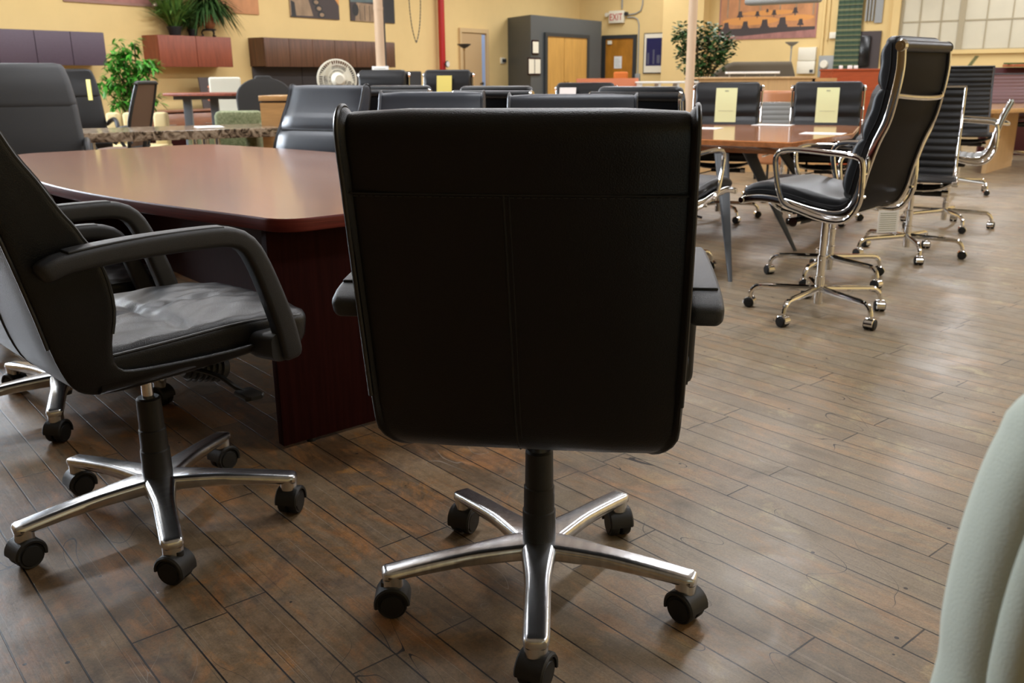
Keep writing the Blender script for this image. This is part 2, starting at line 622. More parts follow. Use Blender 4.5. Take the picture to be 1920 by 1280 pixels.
def smooth_path(pts, k=4):
    """Catmull-Rom through pts"""
    P = [V(p) for p in pts]
    out = []
    n = len(P)
    for i in range(n - 1):
        p0, p1, p2, p3 = P[max(i - 1, 0)], P[i], P[i + 1], P[min(i + 2, n - 1)]
        for j in range(k):
            t = j / k
            out.append(0.5 * ((2 * p1) + (-p0 + p2) * t + (2 * p0 - 5 * p1 + 4 * p2 - p3) * t * t + (-p0 + 3 * p1 - 3 * p2 + p3) * t ** 3))
    out.append(P[-1])
    return out


def yz_sweep(mb, path, wfun, tfun, rfun=None, off=0.0, x0=0.0, ends=True, n=5, mi=0, bulge=None):
    """Sweep a rounded rectangle (width along x, thickness along the path normal) along a path in the y-z plane."""
    P = [V((0, p[0], p[1])) for p in path]
    K = len(P)
    rings = []
    for i, p in enumerate(P):
        a, b = P[max(i - 1, 0)], P[min(i + 1, K - 1)]
        t = (b - a).normalized()
        nn = V((0, -t.z, t.y))
        u = i / (K - 1)
        w_, th = wfun(u), tfun(u)
        r = (rfun(u) if rfun else th * .48)
        ring = []
        for x, h in rrect(w_, th, r, n):
            q = p + nn * (h + off) + V((x0 + x, 0, 0))
            if bulge:
                q += nn * bulge(x / w_ * 2, h / th * 2, u)
            ring.append(q)
        rings.append(ring)
    if ends:      # round the two ends
        for e, s in ((0, -1), (-1, 1)):
            a = P[e]
            b = P[1 if e == 0 else -2]
            t = (a - b).normalized()
            base = rings[e]
            c = sum(base, V()) / len(base)
            th = tfun(0 if e == 0 else 1)
            ex = []
            for d, k in ((.18, .96), (.34, .84), (.44, .62)):
                ring = []
                for q in base:
                    dq = q - c
                    xk = 1 - (1 - k) * th / max(abs(dq.x) * 1.0, th) if abs(dq.x) > 1e-6 else 1
                    ring.append(V((c.x + dq.x * xk, c.y + dq.y * k, c.z + dq.z * k)) + t * d * th)
                ex.append(ring)
            if e == 0:
                rings = ex[::-1] + rings
            else:
                rings = rings + ex
    mb.loft(rings, mi=mi)
    return rings


def resample(pts, n):
    P = [V((p[0], p[1], 0)) for p in pts]
    L = [0]
    for a, b in zip(P, P[1:]):
        L.append(L[-1] + (b - a).length)
    out = []
    for i in range(n):
        s = L[-1] * i / (n - 1)
        j = 0
        while j < len(L) - 2 and L[j + 1] < s:
            j += 1
        t = (s - L[j]) / max(L[j + 1] - L[j], 1e-9)
        q = P[j].lerp(P[j + 1], t)
        out.append((q.x, q.y))
    return out


def curve2(pts, n, k=6):
    sp = smooth_path([(p[0], p[1], 0) for p in pts], k)
    return resample([(q.x, q.y) for q in sp], n)


def ray_at(x, y, Y):
    """world point seen at picture position (x, y) whose world Y is given"""
    r = FW * 1675 + RT * (x - 960) - UP * (y - 640)
    return V((0, 0, CAM_H)) + r * (Y / r.y)


def ray_z(x, y, z):
    r = FW * 1675 + RT * (x - 960) - UP * (y - 640)
    return V((0, 0, CAM_H)) + r * ((z - CAM_H) / r.z)


# ------------------------------------------------------------------ five-star bases and casters
def twin_caster(parent, x, y, ang, r=0.033, hood='black_plastic', wheelm='matte_black', chrome=False):
    """caster with its hood; the two wheels are its sub-parts"""
    ca, sa = math.cos(ang), math.sin(ang)

    def R(mb):
        return mb.xform(Matrix.Translation((x, y, 0)) @ Matrix.Rotation(ang, 4, 'Z'))
    mb = MB()
    if chrome:
        # bright half-round hood over the wheels
        rings = []
        for i in range(13):
            t = -0.35 + (PI + .55) * i / 12
            rings.append([V((px, math.cos(t) * rr, r + math.sin(t) * rr)) for px, rr in ((-.021, r * 1.02), (-.019, r * 1.14), (.019, r * 1.14), (.021, r * 1.02))])
        mb.loft(rings)
        mb.cyl((0, .0, r * 1.9), (0, 0, 1), .008, .02, 10)
    else:
        rings = []
        for i in range(15):
            t = -0.15 + (PI + .1) * i / 14
            k = 1.15 + .14 * math.sin(min(max(t, 0), PI))
            rings.append([V((px, math.cos(t) * rr * k, r + math.sin(t) * rr * k)) for px, rr in
                          ((-.030, r * .80), (-.031, r * .93), (-.027, r * 1.02), (.027, r * 1.02), (.031, r * .93), (.030, r * .80))])
        mb.loft(rings)
        mb.cyl((0, .012, r * 1.6), (0, 0, 1), .013, .028, 12)
    R(mb)
    c = obj('caster', mb, hood, parent)
    for s in (-1, 1):
        m = MB()
        w0, w1 = (.004, .024) if chrome else (.004, .026)
        m.lathe([(0.001, s * w0), (r * .96, s * w0), (r, s * (w0 + .003)), (r, s * (w1 - .004)), (r * .93, s * w1), (r * .80, s * (w1 - .001)), (r * .74, s * (w1 + .002)), (0.001, s * (w1 + .003))], n=24)
        m.xform(Matrix.Translation((0, 0, r)) @ Matrix.Rotation(PI / 2, 4, 'Y'))
        R(m)
        obj('wheel', m, wheelm, c)
    return c


def cast_base(t, a0, R=0.335, swivel=None, m='aluminium'):
    mb = MB()
    for k in range(5):
        a = a0 + k * 2 * PI / 5
        ca, sa = math.cos(a), math.sin(a)
        rings = []
        n = 12
        for i in range(n + 1):
            u = i / n
            r = .012 + (R - .012) * u
            top = .138 - .004 * u - .019 * u * u
            hh = .043 - .014 * u
            w_ = .086 - .030 * min(1, u * 2.2) if u < .45 else .056 - .004 * (u - .45)
            ring = []
            for px, pz in rrect(w_, hh, .0145, 5):
                q = V((r, px * (1 - .12 * (pz < 0)), top - hh / 2 + pz))
                ring.append(V((q.x * ca - q.y * sa, q.x * sa + q.y * ca, q.z)))
            rings.append(ring)
        # rounded nose
        for d, k2 in ((.010, .93), (.017, .78), (.0205, .5)):
            ring = []
            for px, pz in rrect(.0535 * k2, .028 * k2, .012 * k2, 5):
                q = V((R + d, px, .115 - .014 + pz - (1 - k2) * .004))
                ring.append(V((q.x * ca - q.y * sa, q.x * sa + q.y * ca, q.z)))
            rings.append(ring)
        mb.loft(rings)
        # boot that carries the caster
        mb.loft([[V(((R - .002 + px) * ca - py * sa, (R - .002 + px) * sa + py * ca, z)) for px, py in rrect(.044 * q, .048 * q, .020 * q, 4)]
                 for z, q in ((.068, .9), (.071, 1), (.105, 1.0))])
    mb.lathe([(.030, .070), (.040, .078), (.048, .095), (.054, .118), (.050, .132), (.040, .137), (.001, .138)], n=30)
    obj('star_base', mb, m, t)
    for k in range(5):
        a = a0 + k * 2 * PI / 5
        sw = swivel[k] if swivel else a + PI / 2 + random.uniform(-1.4, 1.4)
        twin_caster(t, R * math.cos(a), R * math.sin(a), sw)
    c = MB()
    c.lathe([(.001, .052), (.020, .052), (.022, .06), (.022, .13), (.0375, .132), (.0370, .205), (.0345, .208), (.0340, .262), (.0315, .265), (.0305, .345), (.026, .350), (.001, .350)], n=28)
    obj('column_sleeve', c, 'black_plastic', t, sharp=25)
    c = MB()
    c.lathe([(.014, .345), (.014, .44), (.001, .44)], n=20)
    obj('gas_lift', c, 'chrome', t)


# ------------------------------------------------------------------ the black leather conference armchair
def leather_chair(label, loc, rot, a0, skin='black_leather', swivel=None, group=None, dz=0.0, arm_dz=0.0, reach=.33):
    t = thing('conference_armchair', label, 'chair', loc, rot, group)
    cast_base(t, a0 - rot + 0, swivel=swivel)
    lift0 = set(t.children)
    # mechanism plate and lever
    mb = MB()
    mb.box(-.09, .09, -.12, .14, .425, .475, .008)
    mb.cyl((0, .10, .405), (0, 1, -.25), .030, .12, 18, .034, bev=.006)
    for i in range(6):
        mb.lathe([(.035, -.003), (.039, 0), (.035, .003)], n=18)
        mb.v[-54:] = [Matrix.Translation((0, .115 + i * .016, .401 - i * .004)) @ Matrix.Rotation(-PI / 2 - .24, 4, 'X') @ q for q in mb.v[-54:]]
    obj('tilt_mechanism', mb, 'black_plastic', t)
    mb = MB()
    k_ = reach / .33
    mb.tube(smooth_path([(x_ * k_, y_, z_) for x_, y_, z_ in ((.05, .02, .445), (.16, .05, .450), (.25, .075, .445), (.30, .09, .425), (.33, .10, .418))]), .006, 8)
    yy = MB()
    yy.loft([[V((x * k_, .10 + py, .416 + pz)) for py, pz in rrect(.05 * k, .014 * k, .006)] for x, k in ((.305, .6), (.315, .95), (.37, 1), (.38, .6))])
    mb.add(yy.v, yy.f)
    obj('height_lever', mb, 'matte_black', t)
    # seat cushion
    seat = curve2([(-.20, .515), (-.05, .520), (.10, .526), (.22, .524), (.30, .514)], 26)
    mb = MB()

    def puff(x, h, u):
        if h < 0:
            return 0
        crease = math.exp(-((x * .9 - .0) / .035) ** 2) * .010 + math.exp(-((u - .40 - .05 * x) / .028) ** 2) * .013
        wr = .0030 * math.sin(23 * x + 9 * u + 3 * math.sin(11 * u)) * (1 - abs(x)) + .0015 * math.sin(31 * u + 14 * x)
        return (.012 * (1 - x * x) - crease * (1 - x ** 4) + wr) * h
    # dense cross-section so the pillows and wrinkles read
    rings = []
    K = len(seat)
    for i, (y, z) in enumerate(seat):
        a, b = seat[max(i - 1, 0)], seat[min(i + 1, K - 1)]
        tt = V((0, b[0] - a[0], b[1] - a[1])).normalized()
        nn = V((0, -tt.z, tt.y))
        u = i / (K - 1)
        w_, th = .525 - .03 * u * u, .098
        sec = [(-w_ / 2 + .03 + (w_ - .06) * j / 28, th / 2) for j in range(29)][::-1]
        cor = rrect(w_, th, .030, 5)
        pr = cor[:6] + sec[1:-1] + cor[6:]
        ring = []
        for x, h in pr:
            ring.append(V((x, y, z)) + nn * (h + (puff(x / w_ * 2, 1, u) if h > th * .45 else 0)))
        rings.append(ring)
    tip = []
    for d, k in ((.018, .93), (.032, .78), (.040, .5)):
        base = rings[-1]
        c = sum(base, V()) / len(base)
        tip.append([V((c.x + (q.x - c.x) * (1 - (1 - k) * .25), c.y + (q.y - c.y) * k + d, c.z - .004 + (q.z - c.z) * k)) for q in base])
    mb.loft(rings + tip)
    st = obj('seat', mb, 'seat_' + skin if 'seat_' + skin in MT else skin, t, sharp=60)
    mb = MB()
    e = [V((s * .258 - s * .018 * (i / 14) ** 2, q[0], q[1] + .037)) for s in (1,) for i, q in enumerate(resample(seat, 15))]
    f = [V((-q.x, q.y, q.z)) for q in e][::-1]
    front = smooth_path([e[-1], (.225, .325, .548), (.15, .338, .552), (0, .341, .552), (-.15, .338, .552), (-.225, .325, .548), f[0]], 4)
    mb.tube(e[:-1] + front + f[1:], .0035, 7)
    obj('piping', mb, 'piping', st)
    # outer shell: side view polygon lofted across the width, so the back curls under the seat
    prof = [(.27, .520), (.24, .500), (.15, .484), (.05, .472), (-.06, .464), (-.15, .458), (-.215, .470), (-.262, .505), (-.290, .57), (-.312, .67), (-.340, .79), (-.368, .90), (-.394, 1.00), (-.410, 1.052),
            (-.414, 1.085), (-.398, 1.107), (-.370, 1.111), (-.346, 1.097), (-.330, 1.055), (-.300, .990), (-.272, .945), (-.250, .905), (-.230, .870), (-.215, .848), (-.200, .820), (-.168, .745), (-.158, .66), (-.172, .585), (-.165, .53), (-.10, .515), (.10, .51)]
    ps = smooth_path([(0, y, z) for y, z in prof] + [(0, prof[0][0], prof[0][1])], 3)[:-1]
    c = V((0, -.27, .76))
    nrear = 57
    rings = []
    wmax = .285

    def halfw(z):
        return .282 + .004 * math.sin((z - .45) * 5) - .052 * max(0, (.545 - z) / .085) ** 2.2
    for s in (-1, -.994, -.982, -.966, -.945, -.92, -.6, -.2, -.03, 0, .03, .2, .6, .92, .945, .966, .982, .994, 1):
        k = {1: .022, .994: .006, .982: -.004, .966: -.001, .945: .009, .92: .006}.get(abs(s), 0)
        ring = []
        for j, q in enumerate(ps):
            a, b = ps[j - 1], ps[(j + 1) % len(ps)]
            tg = (b - a).normalized()
            inn = V((0, tg.z, -tg.y))
            if (c - q).dot(inn) < 0 and q.z > .56:
                inn = -inn
            kk = k if q.z > .90 else (max(k, 0) if q.z > .54 else max(k, 0) * .35)
            p = q + inn * kk * .8
            p.x = s * halfw(q.z)
            if abs(s) < .93 and j > 60 and .62 < q.z < 1.05:
                p.y += .016 * (1 - math.exp(-((q.z - .853) / .022) ** 2)) * (1 - ((q.z - .835) / .22) ** 4) * (1 - .35 * s * s) - .004
            # front face is hollowed a little between the side wings
            ring.append(p)
        rings.append(ring)
    mb = MB()
    mb.loft(rings)
    bk = obj('backrest', mb, skin, t, sharp=50)
    # piping along both side edges, wings at the head roll, stitched seams on the rear
    for s in (-1, 1):
        mb = MB()
        for k, dx in ((0, .0),):
            loop = []
            for q in ps:
                if q.z > .60:
                    loop.append(V((s * (halfw(q.z) * .985), q.y - .003 * (q.y < -.2), q.z + .004 * (q.z > 1.06))))
            # order runs along profile: from bottom rear, over the top, down the front
            loop = [V((p.x, p.y - .001, p.z)) for p in loop]
            mb.tube(loop, .0042, 7)
        obj('piping', mb, 'piping', bk)
    mb = MB()

    def rear(z):
        best = min((q for q in ps if q.y < -.2), key=lambda q: abs(q.z - z) + (0 if q.y < -.25 or z < .5 else 0))
        pts = sorted([q for q in ps[:54] if q.y < -.2], key=lambda q: q.z)
        for a, b in zip(pts, pts[1:]):
            if a.z <= z <= b.z:
                return a.y + (b.y - a.y) * (z - a.z) / max(b.z - a.z, 1e-6)
        return best.y
    mb.tube([V((x, rear(.978) - .0005, .978 + .003 * abs(x))) for x in [-.27 + .54 * i / 16 for i in range(17)]], .0016, 6)
    mb.tube([V((-.020 + .010 * (1 - z), rear(z) - .0005, z)) for z in [.47 + (.978 - .47) * i / 20 for i in range(21)]], .0022, 6)
    mb.tube([V((-.011 + .010 * (1 - z), rear(z), z)) for z in [.47 + (.978 - .47) * i / 20 for i in range(21)]], .0012, 6)
    obj('seam', mb, 'matte_black', bk)
    mb = MB()
    for i in range(44):
        x = -.262 + .524 * i / 43.0
        z = .974 + .003 * abs(x)
        mb.box(x - .0036, x + .0036, rear(z) - .0018, rear(z) + .001, z - .0007, z + .0005)
    obj('stitching', mb, 'thread', bk)
    mb = MB()
    mb.tube([V((x, -.2225, .853)) for x in (-.255, 0, .255)], .004, 6)
    obj('front_seam', mb, 'matte_black', bk)
    # armrests
    for s in (-1, 1):
        path = curve2([(-.290, .768), (-.25, .780), (-.12, .790), (.02, .792), (.095, .788), (.138, .768), (.166, .722), (.196, .64), (.220, .56), (.232, .495)], 34, 5)
        mb = MB()
        yz_sweep(mb, path, lambda u: .062 - .014 * min(1, u * 1.5), lambda u: .040 + .006 * math.sin(u * PI) + .016 * max(0, u - .6) * 2.5, rfun=lambda u: .013, x0=s * .314)
        # bracket into the seat side
        mb.loft([[V((x, .215 + py, .505 + pz)) for py, pz in rrect(a, b, .02)] for x, a, b in ((s * .20, .10, .06), (s * .27, .11, .065), (s * .325, .07, .07))])
        mb.cyl((s * .25, -.245, .775), (s, 0, 0), .012, .06, 12)
        ar = obj('armrest', mb, 'arm_plastic', t, sharp=40)
        mb = MB()
        pth = [q for q in path if -.255 < q[0] < .10 and q[1] > .77]
        yz_sweep(mb, pth, lambda u: .046 - .010 * u, lambda u: .006, off=.0215, x0=s * .314, ends=True, rfun=lambda u: .0028)
        obj('arm_pad', mb, 'arm_plastic', ar)
        ar.location.z += arm_dz
    for ch in t.children:
        if ch not in lift0:
            ch.location.z += dz
    return t


# ------------------------------------------------------------------ aluminium-framed office chairs
SIDE = [(.309, .556), (.235, .572), (.166, .574), (.083, .564), (-.02, .543), (-.090, .532), (-.166, .530), (-.225, .557), (-.258, .625), (-.275, .711), (-.311, .847), (-.347, .936), (-.368, 1.043), (-.380, 1.150), (-.376, 1.235)]


def tube_base(t, a0, top, R=.31):
    mb = MB()
    for k in range(5):
        a = a0 + k * 2 * PI / 5
        ca, sa = math.cos(a), math.sin(a)
        pth = smooth_path([(.01, 0, .128), (.12, 0, .122), (R - .04, 0, .116), (R - .008, 0, .108), (R + .012, 0, .088), (R + .02, 0, .062)], 3)
        mb.tube([V((q.x * ca, q.x * sa, q.z)) for q in pth], [.0165 - .005 * i / (len(pth) - 1) for i in range(len(pth))], 10)
    mb.lathe([(.001, .052), (.020, .052), (.021, .058), (.021, .150), (.024, .152), (.024, .19), (.020, .192), (.001, .193)], n=20)
    obj('star_base', mb, 'chrome', t)
    for k in range(5):
        a = a0 + k * 2 * PI / 5
        twin_caster(t, (R + .02) * math.cos(a), (R + .02) * math.sin(a), a + PI / 2 + random.uniform(-1.5, 1.5), r=.026, hood='chrome', chrome=True)
    mb = MB()
    mb.lathe([(.020, .185), (.020, .27), (.0215, .272), (.0215, .29), (.0165, .292), (.0165, top), (.001, top)], n=20)
    obj('gas_column', mb, 'chrome', t)


def alu_chair(label, loc, rot, a0, dz=0.0, ztop=1.235, style='soft', arms=True, skin='black_leather', group=None, name='office_chair', frame='chrome', hw=.235):
    t = thing(name, label, 'chair', loc, rot, group)
    zm = .49 + dz
    tube_base(t, a0 - rot, zm - .01)
    mb = MB()
    mb.box(-.06, .06, -.10, .12, zm - .03, zm + .022, .008)
    mb.box(-.16, .16, -.03, .03, zm + .0, zm + .022, .006)
    mb.cyl((-.17, .06, zm - .02), (1, 0, 0), .018, .12, 14)
    obj('tilt_mechanism', mb, 'matte_black', t)
    mb = MB()
    mb.cyl((-.205, .06, zm - .02), (1, 0, 0), .022, .036, 16)
    obj('adjustment_knob', mb, 'chrome', t)
    mb = MB()
    mb.cyl((.055, .02, zm - .03), (1, .2, -.25), .005, .12, 8)
    mb.cyl((.170, .043, zm - .059), (1, .2, -.25), .009, .04, 10)
    obj('height_lever', mb, 'chrome', t)
    pts = [(y, z + dz) for y, z in SIDE if z + dz < ztop]
    a, b = SIDE[len(pts) - 1], SIDE[min(len(pts), len(SIDE) - 1)]
    if b[1] + dz >= ztop - 1e-6:
        k = (ztop - dz - a[1]) / (b[1] - a[1])
        pts.append((a[0] + (b[0] - a[0]) * k, ztop))
    path = curve2(pts, 46, 4)
    for s in (-1, 1):
        mb = MB()
        yz_sweep(mb, path, lambda u: .015, lambda u: .036, rfun=lambda u: .006, x0=s * (hw + .012), ends=False)
        mb.cyl((s * (hw - .01), path[0][0], path[0][1]), (s, 0, 0), .016, .034, 16, bev=.003)
        obj('side_frame', mb, frame, t)
    mb = MB()
    yz_sweep(mb, path[1:], lambda u: hw * 2, lambda u: .006, ends=False)
    obj('sling', mb, 'sling_leather' if skin == 'black_leather' else skin, t)
    # stretchers
    top_i = len(path) - 1
    mb = MB()
    zb = ztop - .20 if ztop > 1.15 else ztop - .16
    yb = min(path, key=lambda q: abs(q[1] - zb) + (9 if q[0] > -.2 else 0))[0]
    mb.tube(smooth_path([(-hw - .012, yb, zb + .01), (-hw * .6, yb - .045, zb), (0, yb - .06, zb - .004), (hw * .6, yb - .045, zb), (hw + .012, yb, zb + .01)], 4), .010, 10)
    obj('back_stretcher', mb, frame, t)
    mb = MB()
    for yy in (.16, -.13):
        zz = min(path, key=lambda q: abs(q[0] - yy) + (9 if q[1] > .6 + dz else 0))[1] - .014
        mb.tube(smooth_path([(-hw - .012, yy, zz), (-.12, yy * .8, zm + .01), (.12, yy * .8, zm + .01), (hw + .012, yy, zz)], 4), .010, 8)
    obj('seat_stretcher', mb, frame, t)
    # top roll with bright end caps
    if style in ('soft',):
        mb = MB()
        mb.cyl((-hw - .010, path[-1][0] + .002, path[-1][1] + .005), (1, 0, 0), .025, 2 * hw + .02, 20)
        ro = obj('top_roll', mb, skin, t)
        for s in (-1, 1):
            mb = MB()
            mb.cyl((s * (hw + .010), path[-1][0] + .002, path[-1][1] + .005), (s, 0, 0), .027, .014, 20, .021)
            mb.cyl((s * (hw + .022), path[-1][0] + .002, path[-1][1] + .005), (s, 0, 0), .010, .006, 12)
            obj('end_cap', mb, frame, ro)
    else:
        mb = MB()
        mb.cyl((-hw - .018, path[-1][0], path[-1][1] + .006), (1, 0, 0), .009, 2 * hw + .036, 12)
        obj('top_bar', mb, frame, t)
    # padding (the head pad stands a little above the roll)
    frame_top = path[-1]
    if style == 'soft':
        q1, q2 = path[-3], path[-1]
        d_ = math.dist(q1, q2)
        path = path + [(q2[0] + (q2[0] - q1[0]) / d_ * .03, q2[1] + (q2[1] - q1[1]) / d_ * .03)]
    L = [0]
    for p, q in zip(path, path[1:]):
        L.append(L[-1] + math.dist(p, q))

    def seg(s0, s1, n):
        out = []
        for i in range(n):
            s = s0 + (s1 - s0) * i / (n - 1)
            j = 0
            while j < len(L) - 2 and L[j + 1] < s:
                j += 1
            k = (s - L[j]) / (L[j + 1] - L[j])
            out.append((path[j][0] + (path[j + 1][0] - path[j][0]) * k, path[j][1] + (path[j + 1][1] - path[j][1]) * k))
        return out
    i_bend = min(range(len(path)), key=lambda i: math.dist(path[i], (-.225, .557 + dz)))
    s_b = L[i_bend]
    if style == 'soft':
        s_end = L[-1] - .005
        nb = 3 if ztop > 1.15 else 2
        lens = [(s_b + .055, s_b + .055 + (s_end - s_b - .055) * .40), None, None]
        cuts = [s_b + .05, s_b + .05 + (s_end - s_b - .05) * .36, s_b + .05 + (s_end - s_b - .05) * .70, s_end] if nb == 3 else [s_b + .05, s_b + .05 + (s_end - s_b - .05) * .48, s_end]
        pads = [('seat_pad', .02, s_b - .005)] + [('back_pad', cuts[i] + .004, cuts[i + 1] - .004) for i in range(nb)]
        for nm, s0, s1 in pads:
            mb = MB()
            P = seg(s0, s1, 18)
            th = .098 if nm == 'back_pad' else .072

            def bul(x, h, u, th=th):
                return (-.010 * (1 - x * x) * math.sin(PI * u) if h < 0 else 0) + (.0018 * math.sin(17 * x + 13 * u + 4 * math.sin(7 * x)) if h < -.5 else 0)
            yz_sweep(mb, P, lambda u: 2 * hw - .012, lambda u: th * (1 - .35 * (2 * u - 1) ** 6), rfun=lambda u: .024, off=-(th / 2 + .003), bulge=bul, n=6)
            po = obj(nm, mb, skin, t, sharp=60)
            for s in (-1, 1):
                mb = MB()
                pp = [V((s * (hw - .005), q[0], q[1])) for q in P]
                out = []
                for i, q in enumerate(pp):
                    a, b = pp[max(i - 1, 0)], pp[min(i + 1, len(pp) - 1)]
                    tg = (b - a).normalized()
                    out.append(q - V((0, -tg.z, tg.y)) * (th * .52))
                mb.tube(out, .0018, 6)
                obj('seam', mb, 'matte_black', po)
    else:
        mb = MB()
        n = 150
        P = seg(.006, L[-1] - .006, n)
        pitch = .046

        def rb(u):
            s = u * L[-1]
            return .016 * abs(math.sin(PI * s / pitch)) ** .5 + .004
        yz_sweep(mb, P, lambda u: 2 * hw, rb, rfun=lambda u: .002, off=-.008, ends=False, n=2)
        obj('ribbed_cushion', mb, skin, t, sharp=30)
    if arms:
        for s in (-1, 1):
            loop = smooth_path([(s * .285, y, z + dz) for y, z in ((-.286, .70), (-.278, .765), (-.245, .792), (-.12, .802), (.005, .808), (.085, .804), (.120, .785), (.128, .745), (.112, .66), (.085, .585), (.055, .556), (.0, .540), (-.10, .515), (-.19, .507), (-.245, .530), (-.280, .590), (-.288, .65))], 3)
            mb = MB()
            mb.tube(loop[:-1], .0125, 10, closed=True)
            for yy, zz in ((-.286, .72), (-.285, .62), (0, .541), (-.10, .515)):
                mb.cyl((s * (hw + .012), yy, zz + dz), (s, 0, 0), .007, .04, 10)
            obj('armrest', mb, frame, t)
    return t


# ------------------------------------------------------------------ generic upholstered task chair (far ones)
def task_chair(label, loc, rot, name='office_chair', zs=.48, ztop=1.1, bw=.5, skin='fabric_dark', frame='black_plastic', shape='round', arms='loop', rec=.10, group=None, thick=.06, base=True):
    t = thing(name, label, 'chair', loc, rot, group)
    mb = MB()
    if base:
        for k in range(5):
            a = k * 2 * PI / 5 + .3
            ca, sa = math.cos(a), math.sin(a)
            mb.loft([[V((r * ca - px * sa, r * sa + px * ca, z + pz)) for px, pz in rrect(.045 - .02 * u, .03 - .008 * u, .008)] for r, z, u in ((.01, .105, 0), (.15, .10, .5), (.30, .075, 1))])
        mb.lathe([(.04, .07), (.045, .12), (.03, .14), (.024, .30), (.016, .32), (.016, zs - .06), (.001, zs - .06)], n=16)
        obj('star_base', mb, frame, t)
        for k in range(5):
            a = k * 2 * PI / 5 + .3
            m = MB()
            m.cyl((.30 * ca if False else .30 * math.cos(a), .30 * math.sin(a), .028), (math.cos(a + 1), math.sin(a + 1), 0), .028, .02, 16, bev=.005)
            m.cyl((.30 * math.cos(a), .30 * math.sin(a), .028), (-math.cos(a + 1), -math.sin(a + 1), 0), .028, .02, 16, bev=.005)
            m.cyl((.30 * math.cos(a), .30 * math.sin(a), .03), (0, 0, 1), .01, .05, 8)
            obj('caster', m, 'matte_black', t)
    mb = MB()
    yz_sweep(mb, curve2([(-.20, zs), (0, zs + .004), (.16, zs + .004), (.26, zs - .02)], 10), lambda u: bw * (.98 - .1 * u * u), lambda u: .075, rfun=lambda u: .03)
    obj('seat', mb, skin, t, sharp=60)
    zb = zs + .05
    bpath = curve2([(-.20, zb), (-.235, zb + (ztop - zb) * .35), (-.24 - rec * .5, zb + (ztop - zb) * .7), (-.24 - rec, ztop)], 40)
    mb = MB()
    if shape == 'round':
        wf = lambda u: bw * (.66 + .34 * math.sin(min(1, u * 1.6) * PI / 2)) * math.sqrt(max(0, 1 - (max(0, u - .66) / .355) ** 2.4))
    elif shape == 'square':
        wf = lambda u: bw * (.96 + .04 * u)
    else:
        wf = lambda u: bw * (.86 + .14 * math.sin(u * PI))
    if shape == 'mesh':
        rings = yz_sweep(mb, bpath, lambda u: wf(u) - .03, lambda u: .006, ends=False)
        obj('backrest', mb, skin, t)
        mb = MB()
        L_ = [V((-wf(i / 39) / 2, q[0], q[1])) for i, q in enumerate(bpath)]
        R_ = [V((wf(i / 39) / 2, q[0], q[1])) for i, q in enumerate(bpath)][::-1]
        mb.tube(smooth_path(L_ + R_ + [L_[0]], 2)[:-1], .017, 10, closed=True)
        mb.tube([(0, -.12, zs - .02), (0, -.24, zs), (0, -.275, zs + .14)], .02, 8)
        obj('back_frame', mb, frame, t)
    else:
        yz_sweep(mb, bpath, wf, lambda u: thick, rfun=lambda u: min(.03, thick * .45))
        obj('backrest', mb, skin, t, sharp=60)
        mb = MB()
        mb.tube([(0, -.05, zs - .03), (0, -.25, zs - .02), (0, -.29, zs + .15)], .022, 8)
        obj('back_support', mb, frame, t)
    if arms:
        for s in (-1, 1):
            mb = MB()
            x = s * (bw / 2 + .04)
            if arms == 'loop':
                mb.tube(smooth_path([(s * (bw / 2 - .05), .02, zs - .03), (x, .04, zs), (x, .09, zs + .10), (x, .10, zs + .18), (x, .05, zs + .215), (x, -.08, zs + .21), (x, -.19, zs + .17), (x - s * .03, -.25, zs + .10)], 4), .016, 8)
            else:
                mb.box(x - .035, x + .035, -.14, .12, zs + .20, zs + .23, .01)
                mb.box(x - .02, x + .02, -.03, .03, zs - .02, zs + .20, .006)
                mb.box(min(x, 0), max(x, 0), -.025, .025, zs - .05, zs - .02)
            obj('armrest', mb, frame, t)
    return t

# ================================================================== THE ROOM
H1, H0, ROOMW = 26.0, 24.0, 15.5
mb = MB()
c_ = [WL(-H0, 0), WL(S_COR, 0), WX(ROOMW, 0), WL(-H0, ROOMW)]
mb.add([p + V((0, 0, 0)) for p in c_] + [p - V((0, 0, .1)) for p in c_], [(0, 1, 2, 3), (4, 5, 6, 7), (0, 1, 5, 4), (1, 2, 6, 5), (2, 3, 7, 6), (3, 0, 4, 7)])
struct('floor', mb, 'floor')
mb = MB()
mb.add([p + V((0, 0, CEIL)) for p in c_] + [p + V((0, 0, CEIL + .1)) for p in c_], [(0, 1, 2, 3), (4, 5, 6, 7), (0, 1, 5, 4), (1, 2, 6, 5), (2, 3, 7, 6), (3, 0, 4, 7)])
struct('ceiling', mb, 'ceiling_white')
mb = MB()
edges = [-H0] + [e for ab in WIN_S for e in ab] + [S_COR]
for i in range(0, len(edges), 2):
    mb.box(edges[i], edges[i + 1], 0, .15, 0, CEIL)
for a_, b_ in WIN_S:
    mb.box(a_, b_, 0, .15, 0, 1.8)
    mb.box(a_, b_, 0, .15, 3.5, CEIL)
wl = struct('wall_left', mb, 'wall_yellow', P0, TH)
mb = MB()
mb.box(0, ROOMW, 0, .15, 0, CEIL)
struct('wall_back', mb, 'wall_yellow', CORNER, TX)
mb = MB()
mb.box(2.30, 3.25, -.30, 0, 0, CEIL)
struct('trim_1', mb, 'wall_yellow', CORNER, TX)
mb = MB()
mb.box(0, H0 + S_COR, 0, .15, 0, CEIL)
struct('wall_right', mb, 'wall_yellow', WX(ROOMW), TH + PI)
mb = MB()
mb.box(0, ROOMW, 0, .15, 0, CEIL)
struct('wall_front', mb, 'wall_tan', WL(-H0, ROOMW), TX + PI)
